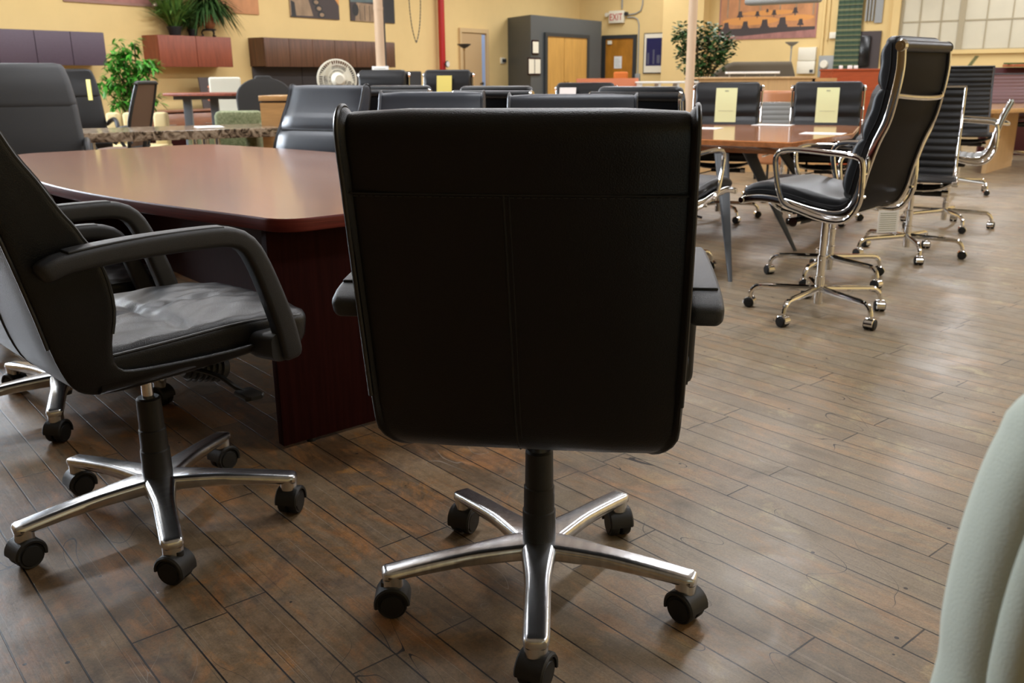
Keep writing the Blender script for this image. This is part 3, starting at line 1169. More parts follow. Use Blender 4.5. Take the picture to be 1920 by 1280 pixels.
for k, (a_, b_) in enumerate(WIN_S):
    mb = MB()
    for i in range(7):
        x = a_ + (b_ - a_) * i / 6
        mb.box(x - .025, x + .025, .04, .10, 1.8, 3.5)
    for z in (1.83, 2.65, 3.47):
        mb.box(a_, b_, .05, .09, z - .02, z + .02)
    struct('window_%d' % (k + 2), mb, 'white_paint', P0, TH)


def on_left(s, z=0, off=0):
    return WL(s, off, z)


# ---- door in the left wall, standing ajar
d = struct('door_1', MB().box(.05, .74, -.03, -.005, 0, 1.96), 'door_tan', on_left(1.90), TH)
mb = MB()
mb.box(.0, .06, -.05, 0, 0, 2.06)
mb.box(.90, .97, -.05, 0, 0, 2.06)
mb.box(.06, .90, -.05, 0, 1.98, 2.06)
obj('door_frame', mb, 'wall_tan', d)
mb = MB()
mb.box(.76, .88, -.012, 0, 0, 1.96)  # strip painted as the bluish light of the room beyond
obj('side_pane', mb, 'gap_light_blue', d)
mb = MB()
mb.cyl((.68, -.03, 1.0), (0, -1, 0), .012, .05, 10)
mb.cyl((.68, -.08, 1.0), (0, -1, 0), .028, .02, 14)
obj('door_handle', mb, 'dark_metal', d)

# ---- freestanding dark grey closet block with double wooden doors
FP = [(S_COR - 3.01, 0), (S_COR - 3.55, .93), (S_COR - .60, .93), (S_COR - .60, 0)]
mb = MB()
pts = [WL(s, o) for s, o in FP]
mb.add([p for p in pts] + [p + V((0, 0, 2.32)) for p in pts], [(0, 1, 2, 3), (4, 5, 6, 7), (0, 1, 5, 4), (1, 2, 6, 5), (2, 3, 7, 6), (3, 0, 4, 7)])
struct('wall_closet', mb, 'shaft_paint')
s0 = FP[1][0]
CL = WL(0, .93)
d = struct('door_2', MB().box(3.67, 4.35, -.03, -.004, 0, 1.93), 'honey_oak', CL, TH)
d2 = struct('door_3', MB().box(4.37, 5.33, -.03, -.004, 0, 1.93), 'honey_oak', CL, TH)
mb = MB()
mb.box(3.58, 3.67, -.05, 0, 0, 2.0)
mb.box(5.33, 5.42, -.05, 0, 0, 2.0)
mb.box(3.67, 5.33, -.05, 0, 1.93, 2.0)
obj('door_frame', mb, 'dark_trim', d)
for dd, x in ((d, 4.29), (d2, 4.43)):
    mb = MB()
    mb.cyl((x, -.03, 1.0), (0, -1, 0), .01, .05, 8)
    mb.cyl((x, -.08, 1.0), (0, -1, 0), .026, .02, 12)
    obj('door_handle', mb, 'brass', dd)

# ---- exit door
d = struct('door_4', MB().box(.74, 1.46, -.03, -.004, 0, 1.96), 'amber_oak', CORNER, TX)
mb = MB()
mb.box(.64, .74, -.06, 0, 0, 2.04)
mb.box(1.46, 1.54, -.06, 0, 0, 2.04)
mb.box(.74, 1.46, -.06, 0, 1.96, 2.04)
obj('door_frame', mb, 'dark_trim', d)
mb = MB()
mb.box(.80, .90, -.06, -.03, 1.84, 1.92)
obj('door_closer', mb, 'sign_white', d)

# ---- gridded window wall
mb = MB()
xs = [7.20, 7.56, 7.94, 8.30, 8.72, 9.14, 9.55, 9.97, 10.38, 10.80]
mb.box(7.20, 10.80, -.02, 0, 1.57, 3.1)
wn = struct('window_1', mb, 'window_panel', CORNER, TX)
mb = MB()
for i, x in enumerate(xs):
    h = .05 if i % 3 == 0 else .012
    mb.box(x - h, x + h, -.05 if i % 3 == 0 else -.035, -.018, 1.57, 3.1)
for z in (1.57, 2.09, 2.6, 3.1):
    mb.box(7.20, 10.8, -.034, -.018, z - .012, z + .012)
obj('window_frame', mb, 'mullion', wn)
mb = MB()
mb.box(7.06, 7.20, -.10, 0, 1.45, 3.2)
mb.box(7.06, 10.9, -.06, 0, 1.49, 1.565)
obj('window_sill', mb, 'wall_yellow', wn)


# ================================================================== THINGS ON THE WALLS
def wall_cabinet(label, s0, s1, z0, z1, m, n, group='wall-hung overhead cabinets'):
    t = thing('overhead_cabinet', label, 'cabinet', on_left((s0 + s1) / 2, z0), TH, group)
    w_ = (s1 - s0) / 2
    mb = MB()
    mb.box(-w_, w_, -.325, -.002, 0, z1 - z0)
    obj('cabinet_body', mb, m, t)
    for i in range(n):
        a = -w_ + 2 * w_ * i / n
        b = -w_ + 2 * w_ * (i + 1) / n
        mb = MB()
        mb.box(a + .004, b - .004, -.347, -.327, -.01, z1 - z0 - .004, .003)
        obj('cabinet_door', mb, m, t)
    return t


wall_cabinet('purple laminate overhead cabinet with plain flat doors on yellow wall', -7.70, -5.90, 1.31, 1.70, 'cabinet_purple', 4)
wall_cabinet('reddish cherry overhead cabinet carrying potted plants', -5.13, -3.92, 1.30, 1.70, 'cabinet_red', 2)
wall_cabinet('long dark walnut overhead cabinet above the grey tackboard', -3.32, -.38, 1.31, 1.72, 'cabinet_brown', 6)
t = thing('tackboard', 'dark grey fabric tackboard under the long walnut cabinet', 'board', on_left(-1.8, .74), TH)
for i in range(3):
    mb = MB()
    mb.box(-1.5 + i * 1.0, -.51 + i * 1.0, -.03, -.002, 0, .565, .004)
    obj('fabric_panel', mb, 'grey_panel_fabric', t)


def poster(label, s0, s1, z0, z1, mats, draw=None, wall='L', name='wall_poster', group='posters on the yellow walls'):
    w_, h_ = s1 - s0, z1 - z0
    loc = on_left(s0, z0) if wall == 'L' else WX(s0, 0, z0)
    mb = MB()
    mb.box(0, w_, -.02, -.002, 0, h_)
    if draw:
        draw(mb, w_, h_)
    o = obj(name, mb, mats, None, loc=loc, rotz=TH if wall == 'L' else TX)
    tag(o, label, 'poster', group)
    return o


def patch(mb, pts, mi, k=1):
    mb.add([(x, -.0205 - .0004 * k, z) for x, z in pts], [tuple(range(len(pts)))], mi)


def ell(cx, cz, a, b, n=18):
    return [(cx + a * math.cos(2 * PI * i / n), cz + b * math.sin(2 * PI * i / n)) for i in range(n)]


def chairshape(mb, x, z, s, mi, k=3):
    patch(mb, [(x - .5 * s, z + .2 * s), (x - .35 * s, z + 1.1 * s), (x + .35 * s, z + 1.15 * s), (x + .5 * s, z + .2 * s)], mi, k)
    patch(mb, [(x - .7 * s, z - .1 * s), (x - .6 * s, z + .25 * s), (x + .65 * s, z + .22 * s), (x + .7 * s, z - .1 * s)], mi, k)
    patch(mb, [(x - .1 * s, z - .6 * s), (x - .1 * s, z), (x + .1 * s, z), (x + .1 * s, z - .6 * s)], mi, k)


def draw_a(mb, w_, h_):
    patch(mb, [(0.02, .03), (w_ - .02, .03), (w_ - .02, .10), (.02, .16)], 1)


poster('pale rose printed poster above the purple and red cabinets', -6.18, -4.82, 2.07, 3.0, ['poster_rose', 'poster_pink'], draw_a)


def draw_d(mb, w_, h_):
    patch(mb, [(.7, .22), (w_, .26), (w_, h_), (.7, h_)], 1)
    patch(mb, [(.35, .36), (.62, .34), (.62, .7), (.35, .7)], 2)


poster('peach printed poster above the reddish cabinet, behind the plants', -4.45, -3.08, 2.06, 3.0, ['poster_peach', 'poster_orange', 'poster_pink'], draw_d)


def draw_b(mb, w_, h_):
    patch(mb, [(w_ * .42, h_), (w_, .22), (w_, h_)], 2)
    patch(mb, [(0, .0), (w_, 0), (w_, .42), (w_ * .30, h_), (0, h_)][0:3] + [(w_, .30), (w_ * .45, h_), (w_ * .1, h_)], 1, .5)
    patch(mb, [(0, .02), (w_ * .45, .03), (w_ * .28, .55), (0, .8)], 0, 2)
    for i in range(9):
        a = i / 8
        x, z = w_ * (.62 - .42 * a), .06 + .75 * a
        patch(mb, ell(x, z, .085, .055), 3, 3)
        patch(mb, ell(x + .01, z, .05, .03), 0, 4)
    patch(mb, [(.02, .0), (.12, .0), (.10, .22), (0.02, .25)], 3, 3)


poster('poster with a dark diagonal table and curled chair backs', -2.45, -1.37, 2.06, 3.0, ['poster_tan', 'poster_dark', 'poster_orange', 'ink_dark'], draw_b)


def draw_c(mb, w_, h_):
    patch(mb, [(.0, .30), (w_, .34), (w_, .55), (.0, .60)], 1)
    patch(mb, [(.10, .0), (w_ - .2, .0), (w_ - .25, .28), (.15, .30)], 2)
    patch(mb, [(w_ - .35, 0), (w_, 0), (w_, .5), (w_ - .3, .4)], 3, 2)
    for i in range(5):
        patch(mb, [(.22 + i * .12, .02), (.232 + i * .12, .02), (.232 + i * .12, .26), (.22 + i * .12, .26)], 3, 3)
    patch(mb, ell(.12, .18, .08, .10), 3, 3)


poster('poster of a bench and teal seats behind the cream post', -1.10, .02, 2.06, 3.0, ['poster_dark', 'poster_teal', 'poster_tan', 'ink_dark'], draw_c)


def draw_big(mb, w_, h_):
    patch(mb, [(0, 0), (w_, 0), (w_, .20), (0, .14)], 1, 1)
    patch(mb, [(.0, .10), (w_ * .25, .07), (w_ * .6, .12), (w_, .16), (w_, .22), (w_ * .5, .23), (0, .22)], 3, 2)
    patch(mb, ell(w_ * .33, .37, .62, .085), 2, 3)
    patch(mb, ell(w_ * .80, .40, .36, .06), 2, 3)
    patch(mb, ell(w_ * .52, .52, .60, .05), 2, 2)
    for x in (.08, .20, .42, .62, .78, .95):
        patch(mb, [(w_ * x, .45), (w_ * x + .03, .45), (w_ * x + .03, h_), (w_ * x, h_)], 4, 1)
    for x, z, s in ((.28, .22, .13), (.48, .22, .15), (.66, .24, .16), (.08, .22, .12), (.84, .26, .10)):
        chairshape(mb, w_ * x, z, s, 3, 5)
    for x, z, s in ((.22, .46, .10), (.40, .47, .08), (.57, .48, .08), (.78, .50, .09), (.50, .54, .05)):
        chairshape(mb, w_ * x, z, s, 3, 5)
    patch(mb, [(0, 0), (.03, 0), (.03, h_), (0, h_)], 1, 4)
    patch(mb, [(w_ - .03, 0), (w_, 0), (w_, h_), (w_ - .03, h_)], 1, 4)


poster('large poster of a conference room with orange tables and dark chairs', 3.50, 5.60, 1.86, 3.1, ['poster_peach', 'poster_pink', 'poster_orange', 'poster_dark', 'poster_tan'], draw_big, 'X')

# hanging chain loop
mb = MB()
cx = on_left(.26, 1.73, .3)
for sgn in (-1, 1):
    n = 44
    for i in range(n):
        u = i / n
        z = u * 2.5
        x = sgn * (.17 * (1 - math.exp(-u * 9.0)))
        p = V((x, 0, z))
        x2 = sgn * (.17 * (1 - math.exp(-(u + 1 / n) * 9.0)))
        q = V((x2, 0, (u + 1 / n) * 2.5))
        mb.tube([p, p.lerp(q, .2), p.lerp(q, .5), p.lerp(q, .8), q], [.004, .009, .011, .009, .004], 6)
tag(obj('pull_chain', mb, 'dark_metal', None, loc=cx, rotz=TH), 'dark looped pull chain hanging in front of the yellow wall', 'chain')

# red standpipe with gauge
t = thing('fire_pipe', 'bright red vertical fire pipe with a round pressure gauge', 'pipe', on_left(1.22, 0, .13), TH)
mb = MB()
mb.cyl((0, 0, 0), (0, 0, 1), .062, CEIL, 20)
mb.cyl((0, 0, .9), (0, 0, 1), .075, .10, 20)
mb.cyl((0, 0, 2.6), (0, 0, 1), .075, .10, 20)
obj('pipe', mb, 'red_pipe', t)
mb = MB()
mb.cyl((.0, -.06, 1.37), (0, -1, 0), .018, .05, 10)
mb.cyl((.0, -.10, 1.37), (0, -1, 0), .060, .03, 24, bev=.006)
g = obj('pressure_gauge', mb, 'dark_metal', t)
mb = MB()
mb.cyl((.0, -.131, 1.37), (0, -1, 0), .050, .002, 24)
obj('gauge_dial', mb, 'paper_white', g)
mb = MB()
mb.tube([(.05, -.03, 1.27), (.13, -.03, 1.26), (.30, -.01, 1.19), (.45, -.01, 1.18)], .008, 6)
obj('side_line', mb, 'dark_metal', t)


def torchiere(label, loc, z, m1, m2):
    t = thing('floor_lamp', label, 'lamp', loc)
    mb = MB()
    mb.lathe([(.14, 0), (.14, .02), (.03, .035), (.001, .035)], n=28)
    obj('lamp_base', mb, m1, t)
    mb = MB()
    mb.lathe([(.013, .03), (.013, z - .12), (.022, z - .11), (.022, z - .06), (.001, z - .06)], n=14)
    obj('pole', mb, m2, t)
    mb = MB()
    mb.lathe([(.02, z - .08), (.06, z - .06), (.12, z - .02), (.135, z), (.128, z), (.11, z - .02), (.05, z - .045), (.001, z - .05)], n=28)
    obj('lamp_shade', mb, m1, t)


torchiere('brass and dark bronze torchiere lamp beside the red pipe', on_left(1.36, 0, .55), 1.73, 'dark_metal', 'brass')
torchiere('grey torchiere lamp in front of the electrical boxes', WX(5.35, .75), 1.76, 'grey_metal', 'grey_metal')

# thermostat
mb = MB()
mb.box(-.09, .05, -.03, -.002, -.06, .06, .005)
t = tag(obj('thermostat', mb, 'sign_white', None, loc=on_left(3.42, 1.46), rotz=TH), 'small white wall control beside the dark grey closet', 'switch')
mb = MB()
mb.box(-.05, .09, -.045, -.03, -.035, .035, .004)
obj('display', mb, 'dark_metal', t)


def certificate(label, x, z0, z1, w_, pane):
    t = thing('picture_frame', label, 'picture', CL + D * x + V((0, 0, z0)), TH, 'framed certificates on the grey closet')
    h = z1 - z0
    mb = MB()
    mb.box(-w_ / 2, w_ / 2, -.022, -.002, 0, h, .002)
    obj('frame', mb, 'mahogany_dark', t)
    b = .03
    for a_, b_ in pane:
        mb = MB()
        mb.box(a_ * w_ + b / 2, b_ * w_ - b / 2, -.026, -.021, b, h - b)
        obj('document', mb, 'sign_white', t)


certificate('small framed certificate beside the closet doors, the upper one', 3.24, 1.56, 1.84, .24, [(-.5, .5)])
certificate('wide frame holding two documents, hung below the certificate', 3.20, 1.16, 1.50, .46, [(-.5, 0), (0, .5)])

# exit sign
t = thing('exit_sign', 'white exit sign with red letters and two lamp heads above the door', 'sign', WX(1.03, .02, 2.30), TX)
mb = MB()
mb.box(-.19, .19, -.09, 0, 0, .27, .01)
obj('sign_box', mb, 'sign_white', t)
fc = bpy.data.curves.new('letters', 'FONT')
fc.body = 'EXIT'
fc.size = .21
fc.align_x = 'CENTER'
fc.extrude = .002
fo = bpy.data.objects.new('letters', fc)
COL.objects.link(fo)
bpy.context.view_layer.update()
me = bpy.data.meshes.new_from_object(fo)
bpy.data.objects.remove(fo)
me.materials.clear()
me.materials.append(MT['sign_red'])
lo = bpy.data.objects.new('letters', me)
COL.objects.link(lo)
lo.parent = t
lo.rotation_euler = (PI / 2, 0, 0)
lo.location = (0, -.094, .06)
lo.scale = (.78, 1, 1)
for s in (-1, 1):
    mb = MB()
    mb.cyl((s * .19, -.04, .20), (s, 0, 0), .012, .05, 8)
    mb.cyl((s * .25, -.02, .20), (0, -1, -.2), .038, .07, 16, .045)
    obj('lamp_head', mb, 'sign_white' if s < 0 else 'dark_metal', t)
# conduit
mb = MB()
mb.tube(smooth_path([(1.14, -.03, 4.2), (1.14, -.03, 2.8), (1.14, -.03, 2.60)], 2), .018, 8)
mb.tube([(1.28, -.03, 2.47), (1.50, -.03, 2.49), (1.62, -.03, 2.55), (1.66, -.03, 2.68), (1.66, -.03, 4.2)], .014, 8)
mb.tube([(1.28, -.03, 2.42), (1.46, -.03, 2.41), (1.55, -.03, 2.36), (1.585, -.03, 2.25), (1.59, -.03, 1.1)], .014, 8)
mb.box(1.53, 1.65, -.06, -.002, 1.02, 1.18, .004)
tag(obj('conduit', mb, 'grey_metal', None, loc=CORNER, rotz=TX), 'thin bent metal conduits running from the exit sign', 'conduit')
# notice on the exit door
mb = MB()
mb.box(0, .20, -.004, 0, 0, .27)
for i in range(6):
    mb.box(.03, .17 - .02 * (i % 3), -.0045, -.004, .04 + i * .033, .046 + i * .033, mi=1)
tag(obj('paper_notice', mb, ['paper_white', 'ink'], None, loc=WX(.97, .031, 1.30), rotz=TX), 'white paper notice taped on the amber exit door', 'paper')
# blue framed picture
t = thing('framed_print', 'tall framed print with a dark blue picture beside the exit door', 'picture', WX(1.72, 0, 1.18), TX)
mb = MB()
mb.box(0, .56, -.03, -.002, 0, .88, .003)
obj('frame', mb, 'dark_metal', t)
mb = MB()
mb.box(.02, .54, -.034, -.029, .02, .86)
obj('mat_board', mb, 'sign_white', t)
mb = MB()
mb.box(.07, .49, -.037, -.033, .17, .77)
mb.box(.10, .15, -.0375, -.037, .20, .45, mi=1)
mb.box(.24, .28, -.0375, -.037, .20, .52, mi=1)
mb.box(.34, .42, -.0375, -.037, .22, .40, mi=1)
obj('print', mb, ['picture_blue', 'picture_light'], t)

# hanging fixture in front of the large poster
mb = MB()
mb.loft([[V((x, py, pz)) for py, pz in rrect(.26 * k, .12 * k, .05 * k, 5)] for x, k in ((-.60, .5), (-.58, .85), (-.54, 1), (.54, 1), (.58, .85), (.60, .5))])
p = ray_at(1468, 0, 15.0)
t = thing('hanging_light', 'grey rounded light fixture hanging before the large poster', 'light', p, TX)
obj('housing', mb, 'grey_metal', t)
for s in (-1, 1):
    mb = MB()
    mb.tube([(s * .4, 0, .05), (s * .4, 0, CEIL - p.z)], .008, 6)
    obj('hanger', mb, 'dark_metal', t)

# electrical boxes, meter, conduits
t = thing('electrical_panel', 'grey electrical breaker boxes stacked beside the meter', 'panel', WX(5.29, 0, 1.15), TX)
mb = MB()
mb.box(0, .36, -.10, -.002, .26, .52, .006)
obj('upper_box', mb, 'sign_white', t)
mb = MB()
mb.box(0, .36, -.12, -.002, 0, .25, .006)
obj('lower_box', mb, 'sign_white', t)
mb = MB()
mb.box(.27, .34, -.13, -.12, .02, .08)
obj('latch', mb, 'dark_metal', t)
t = thing('electric_meter', 'round glass electric meter on a grey box next to curtain', 'meter', WX(5.72, 0, 1.08), TX)
mb = MB()
mb.box(0, .30, -.09, -.002, 0, .42, .006)
obj('meter_box', mb, 'grey_metal', t)
mb = MB()
mb.cyl((.12, -.09, .25), (0, -1, 0), .085, .07, 24, .075, bev=.006)
obj('meter_dial', mb, 'sign_white', t)
mb = MB()
mb.cyl((5.74, -.04, 1.5), (0, 0, 1), .03, 2.7, 10)
mb.cyl((5.84, -.04, 1.8), (0, 0, 1), .016, 2.4, 8)
tag(obj('conduit', mb, 'wall_yellow', None, loc=CORNER, rotz=TX), 'pair of painted vertical conduits above the electric meter', 'conduit')
mb = MB()
mb.box(0, .18, -.05, -.002, 0, .12, .004)
tag(obj('junction_box', mb, 'sign_white', None, loc=WX(5.88, 0, 1.83), rotz=TX), 'small white junction box left of the striped curtain', 'box')

# curtain
mb = MB()
rings = []
n = 60
for z in [1.02 + 2.3 * i / 10 for i in range(11)]:
    k = 1 + .06 * math.sin(z * 2)
    ring = [V((6.02 + .50 * i / n * k, -.09 - .012 * math.sin(i / n * PI * 9 + z), z)) for i in range(n + 1)]
    ring += [V((6.02 + .50 * i / n * k, -.075 - .012 * math.sin(i / n * PI * 9 + z), z)) for i in range(n, -1, -1)]
    rings.append(ring)
mb.loft(rings)
tag(obj('curtain', mb, 'striped_curtain', None, loc=CORNER, rotz=TX), 'green and olive striped curtain hanging beside the window', 'curtain')
mb = MB()
for x in (6.56, 6.62, 6.68):
    mb.box(x - .015, x + .015, -.06, -.002, 2.14, 3.4)
mb.box(6.72, 6.86, -.03, -.002, 2.10, 3.4)
struct('trim_2', mb, 'grey_metal', CORNER, TX)
t = thing('wall_screen', 'narrow black screen mounted on a dark board beside curtain', 'screen', WX(6.46, 0, 1.20), TX)
mb = MB()
mb.box(0, .42, -.04, -.002, 0, .75)
obj('backboard', mb, 'poster_dark', t)
mb = MB()
mb.box(.05, .24, -.11, -.05, .08, .66, .01)
mb.box(.10, .18, -.05, -.04, .3, .4)
obj('screen', mb, 'tv_black', t)
mb = MB()
for i in range(9):
    mb.box(-.05 + .018 * i, .02 + .018 * i, -.004, -.001, i * .028, i * .028 + .02)
tag(obj('paint_mark', mb, 'leaf_dark', None, loc=WX(8.50, 0, 1.20), rotz=TX), 'faded green paint mark on the wall below the window', 'mark')

# posts
t = thing('support_post', 'cream painted round post carrying a white sign', 'post', ray_at(712, 60, 12.0) * V((1, 1, 0)) if False else V((*ray_at(712, 70, 12.0)[:2], 0)))
mb = MB()
mb.cyl((0, 0, 0), (0, 0, 1), .062, CEIL, 24)
mb.cyl((0, 0, 1.95), (0, 0, 1), .066, .03, 24)
obj('post', mb, 'post_cream', t)
mb = MB()
mb.cyl((.066, -.01, 0), (0, 0, 1), .011, CEIL, 8)
obj('cable', mb, 'dark_metal', t)
mb = MB()
mb.box(-.105, .105, -.09, -.068, 1.13 + .0, 1.13 + .14, .004)
for i in range(4):
    mb.box(-.08, .07, -.0905, -.09, 1.155 + i * .027, 1.161 + i * .027, mi=1)
tag(obj('hanging_sign', mb, ['paper_white', 'ink'], None, loc=t.location), 'small white sign fixed to the front of cream post', 'sign')
t = V((*ray_at(1297, 70, 11.0)[:2], 0))
mb = MB()
mb.cyl((0, 0, 0), (0, 0, 1), .052, CEIL, 24)
tag(obj('support_post', mb, 'post_cream', None, loc=t), 'plain cream post in front of the dark green ficus', 'post')


# ================================================================== PLANTS
def leaf(mb, base, d, L, w_, droop, mi=0, side=None):
    d = V(d).normalized()
    sd = side or d.cross(V((0, 0, 1)))
    if sd.length < .01:
        sd = V((1, 0, 0))
    sd = sd.normalized()
    up = sd.cross(d)
    vs = []
    for k, (u, ww) in enumerate(((0, .12), (.3, .9), (.62, 1), (1, .04))):
        c = V(base) + d * L * u + V((0, 0, -droop * L * u * u))
        vs += [c - sd * w_ * ww / 2, c + up * w_ * .12 * ww, c + sd * w_ * ww / 2]
    fs = []
    for k in range(3):
        a = k * 3
        fs += [(a, a + 1, a + 4, a + 3), (a + 1, a + 2, a + 5, a + 4)]
    mb.add(vs, fs, mi)


def rdir(up=.3):
    a = random.uniform(0, 2 * PI)
    z = random.uniform(-.5, 1) * (1 - up) + up
    return V((math.cos(a), math.sin(a), z)).normalized()


def pot(t, r, h, m):
    mb = MB()
    mb.lathe([(r * .72, 0), (r * .9, h * .6), (r, h * .92), (r * 1.05, h * .93), (r * 1.05, h), (r * .92, h), (r * .9, h * .9), (.001, h * .9)], n=24)
    obj('pot', mb, m, t)


def bushy(label, name, loc, clumps, nleaf, L, w_, m, stems, potr=.17, poth=.3, fan=0):
    t = thing(name, label, 'plant', loc)
    pot(t, potr, poth, 'terracotta')
    ms = MB()
    ml = MB()
    for (cx_, cy_, cz_, r) in clumps:
        ms.tube(smooth_path([(0, 0, poth * .9), (cx_ * .25, cy_ * .3, poth + (cz_ - poth) * .5), (cx_, cy_, cz_)], 3), .008, 6)
        for i in range(int(nleaf * r * r / .04)):
            while True:
                q = V((random.uniform(-1, 1), random.uniform(-1, 1), random.uniform(-1, 1)))
                if q.length < 1:
                    break
            p = V((cx_, cy_, cz_)) + q * r
            if fan:
                dd = rdir(.0)
                for j in range(fan):
                    leaf(ml, p, dd + V((random.uniform(-.7, .7), random.uniform(-.7, .7), random.uniform(-.6, .5))), L * random.uniform(.7, 1.2), w_, .35)
            else:
                leaf(ml, p, rdir(.1), L * random.uniform(.7, 1.2), w_, .3)
    obj('stems', ms, stems, t)
    obj('foliage', ml, m, t, sharp=180)
    return t


pl = V((*ray_at(252, 150, 11.1)[:2], 0))
k_ = 10.2 / 1747
cl = []
for px, py, r in ((225, 95, .10), (258, 82, .07), (215, 115, .10), (240, 112, .13), (270, 118, .10), (285, 122, .08), (228, 135, .12), (252, 138, .13), (270, 142, .10), (205, 155, .08), (200, 162, .07), (225, 165, .11), (245, 165, .12), (240, 185, .12), (225, 190, .09), (285, 185, .08), (292, 190, .06), (262, 170, .10)):
    q = ray_at(px, py, 11.1)
    cl.append((q.x - pl.x, random.uniform(-.12, .12), q.z, r * 1.1))
bushy('bright green bamboo-like plant standing against the yellow wall', 'potted_plant', pl, cl, 52, .13, .028, 'leaf_bright', 'stem_brown', fan=5)
pl = V((*ray_at(1318, 90, 14.0)[:2], 0))
cl = []
for px, py, r in ((1278, 58, .14), (1300, 64, .17), (1325, 66, .17), (1345, 72, .18), (1362, 82, .15), (1285, 82, .18), (1310, 90, .22), (1338, 95, .22), (1360, 98, .16), (1290, 108, .19), (1318, 116, .22), (1345, 115, .20), (1298, 130, .18), (1325, 138, .18), (1274, 70, .12)):
    q = ray_at(px, py, 14.0)
    cl.append((q.x - pl.x, random.uniform(-.2, .2), q.z, r))
bushy('bushy dark green ficus tree standing behind the plain post', 'ficus_tree', pl, cl, 150, .085, .052, 'leaf_dark', 'stem_brown', .2, .35)
# plants on the reddish cabinet
TOPZ = 1.70
t = thing('grass_plant', 'spiky long-leaved plant in a dark pot on the reddish cabinet', 'plant', on_left(-4.72, TOPZ, .17), TH)
pot(t, .10, .12, 'matte_black')
mb = MB()
for i in range(420):
    a = random.uniform(0, 2 * PI)
    tilt = random.uniform(.05, 1.0)
    leaf(mb, (random.uniform(-.06, .06), random.uniform(-.05, .05), .10), (math.cos(a) * tilt, math.sin(a) * tilt * .7, 1), random.uniform(.40, .85), .026, random.uniform(.1, .7))
for q_ in mb.v:
    q_.y = min(q_.y, .13)
obj('foliage', mb, 'leaf_grass', t, sharp=180)
mb = MB()
for i in range(26):
    c = V((-.26 + random.uniform(-.05, .07), -.04 + random.uniform(-.05, .05), .48 + random.uniform(-.12, .12)))
    for j in range(4):
        leaf(mb, c, rdir(0), .045, .035, .1)
obj('blossom', mb, 'blossom', t, sharp=180)
t = thing('spider_plant', 'arching leafy plant in a terracotta pot on a black stand', 'plant', on_left(-4.14, TOPZ, .17), TH)
mb = MB()
for i in range(3):
    a = i * 2 * PI / 3 + .4
    mb.tube(smooth_path([(0, 0, .10), (.09 * math.cos(a), .09 * math.sin(a), .09), (.11 * math.cos(a), .11 * math.sin(a), .05), (.09 * math.cos(a), .09 * math.sin(a), .02), (.14 * math.cos(a), .14 * math.sin(a), .008)], 3), .012, 6)
mb.cyl((0, 0, .09), (0, 0, 1), .09, .02, 18)
obj('stand', mb, 'matte_black', t)
mb = MB()
mb.lathe([(.05, .11), (.085, .16), (.09, .22), (.075, .28), (.085, .30), (.07, .30), (.001, .28)], n=22)
obj('pot', mb, 'terracotta', t)
mb = MB()
for i in range(520):
    a = random.uniform(0, 2 * PI)
    tilt = random.uniform(.3, 1.6)
    leaf(mb, (random.uniform(-.06, .06), random.uniform(-.05, .05), .30 + random.uniform(0, .12)), (math.cos(a) * tilt, math.sin(a) * tilt * .7, 1.0), random.uniform(.35, .72), .034, random.uniform(.5, 1.25))
for q_ in mb.v:
    q_.y = min(q_.y, .09)
    if q_.y > -.20:
        q_.z = max(q_.z, .004)
obj('foliage', mb, 'leaf_dark', t, sharp=180)
t = thing('grass_plant', 'dark slender-leaved plant between the spiky plant and arching plant', 'plant', on_left(-4.40, TOPZ, .13), TH)
pot(t, .07, .10, 'matte_black')
mb = MB()
for i in range(160):
    a = random.uniform(0, 2 * PI)
    tilt = random.uniform(.05, .8)
    leaf(mb, (random.uniform(-.04, .04), random.uniform(-.04, .04), .08), (math.cos(a) * tilt, math.sin(a) * tilt * .7, 1), random.uniform(.3, .6), .02, random.uniform(.2, .8))
for q_ in mb.v:
    q_.y = min(q_.y, .09)
    if q_.y > -.20:
        q_.z = max(q_.z, .004)
obj('foliage', mb, 'leaf_dark', t, sharp=180)


# ================================================================== FAR FURNITURE, LEFT
def slab_table(name, label, pts, z, th, top, legs=None, legm='chrome', r=.008):
    c = sum((V((p[0], p[1], 0)) for p in pts), V()) / len(pts)
    t = thing(name, label, 'table', c)
    mb = MB()
    mb.prism([(p[0] - c.x, p[1] - c.y) for p in pts], z - th, z, r=r)
    obj('tabletop', mb, top, t, sharp=30)
    return t, c


# marble table
a = ray_z(60, 253, .74)
b = ray_z(527, 239, .74)
ax = (b - a).normalized()
nr = V((-ax.y, ax.x, 0))
t, c = slab_table('marble_table', 'long brown marble-topped table behind the mahogany table', [a, b, b + nr * .80, a + nr * .80], .74, .072, 'marble')
for q in (a + ax * .35, b - ax * .55, a + ax * .35 + nr * .6, b - ax * .55 + nr * .6):
    for dx in (-.05, .05):
        mb = MB()
        p = q + nr * .12 + ax * dx - c
        mb.cyl((p.x, p.y, 0), (0, 0, 1), .022, .668, 14)
        obj('leg', mb, 'chrome', t)
mb = MB()
pq = ray_z(392, 237.5, .742)
mb.box(-.105, .105, -.14, .14, 0, .003)
tag(obj('paper_sheet', mb, 'paper_white', None, loc=V((pq.x, pq.y, .7405)), rotz=math.atan2(ax.y, ax.x)), 'white sheet of paper lying on the marble table', 'paper')

# grey tall chair beyond the mahogany table
def back_at(px, Y, h, off=.30):
    q = ray_at(px, 180, Y)
    h = math.radians(h)
    return V((q.x + off * math.cos(h), Y + off * math.sin(h), 0))


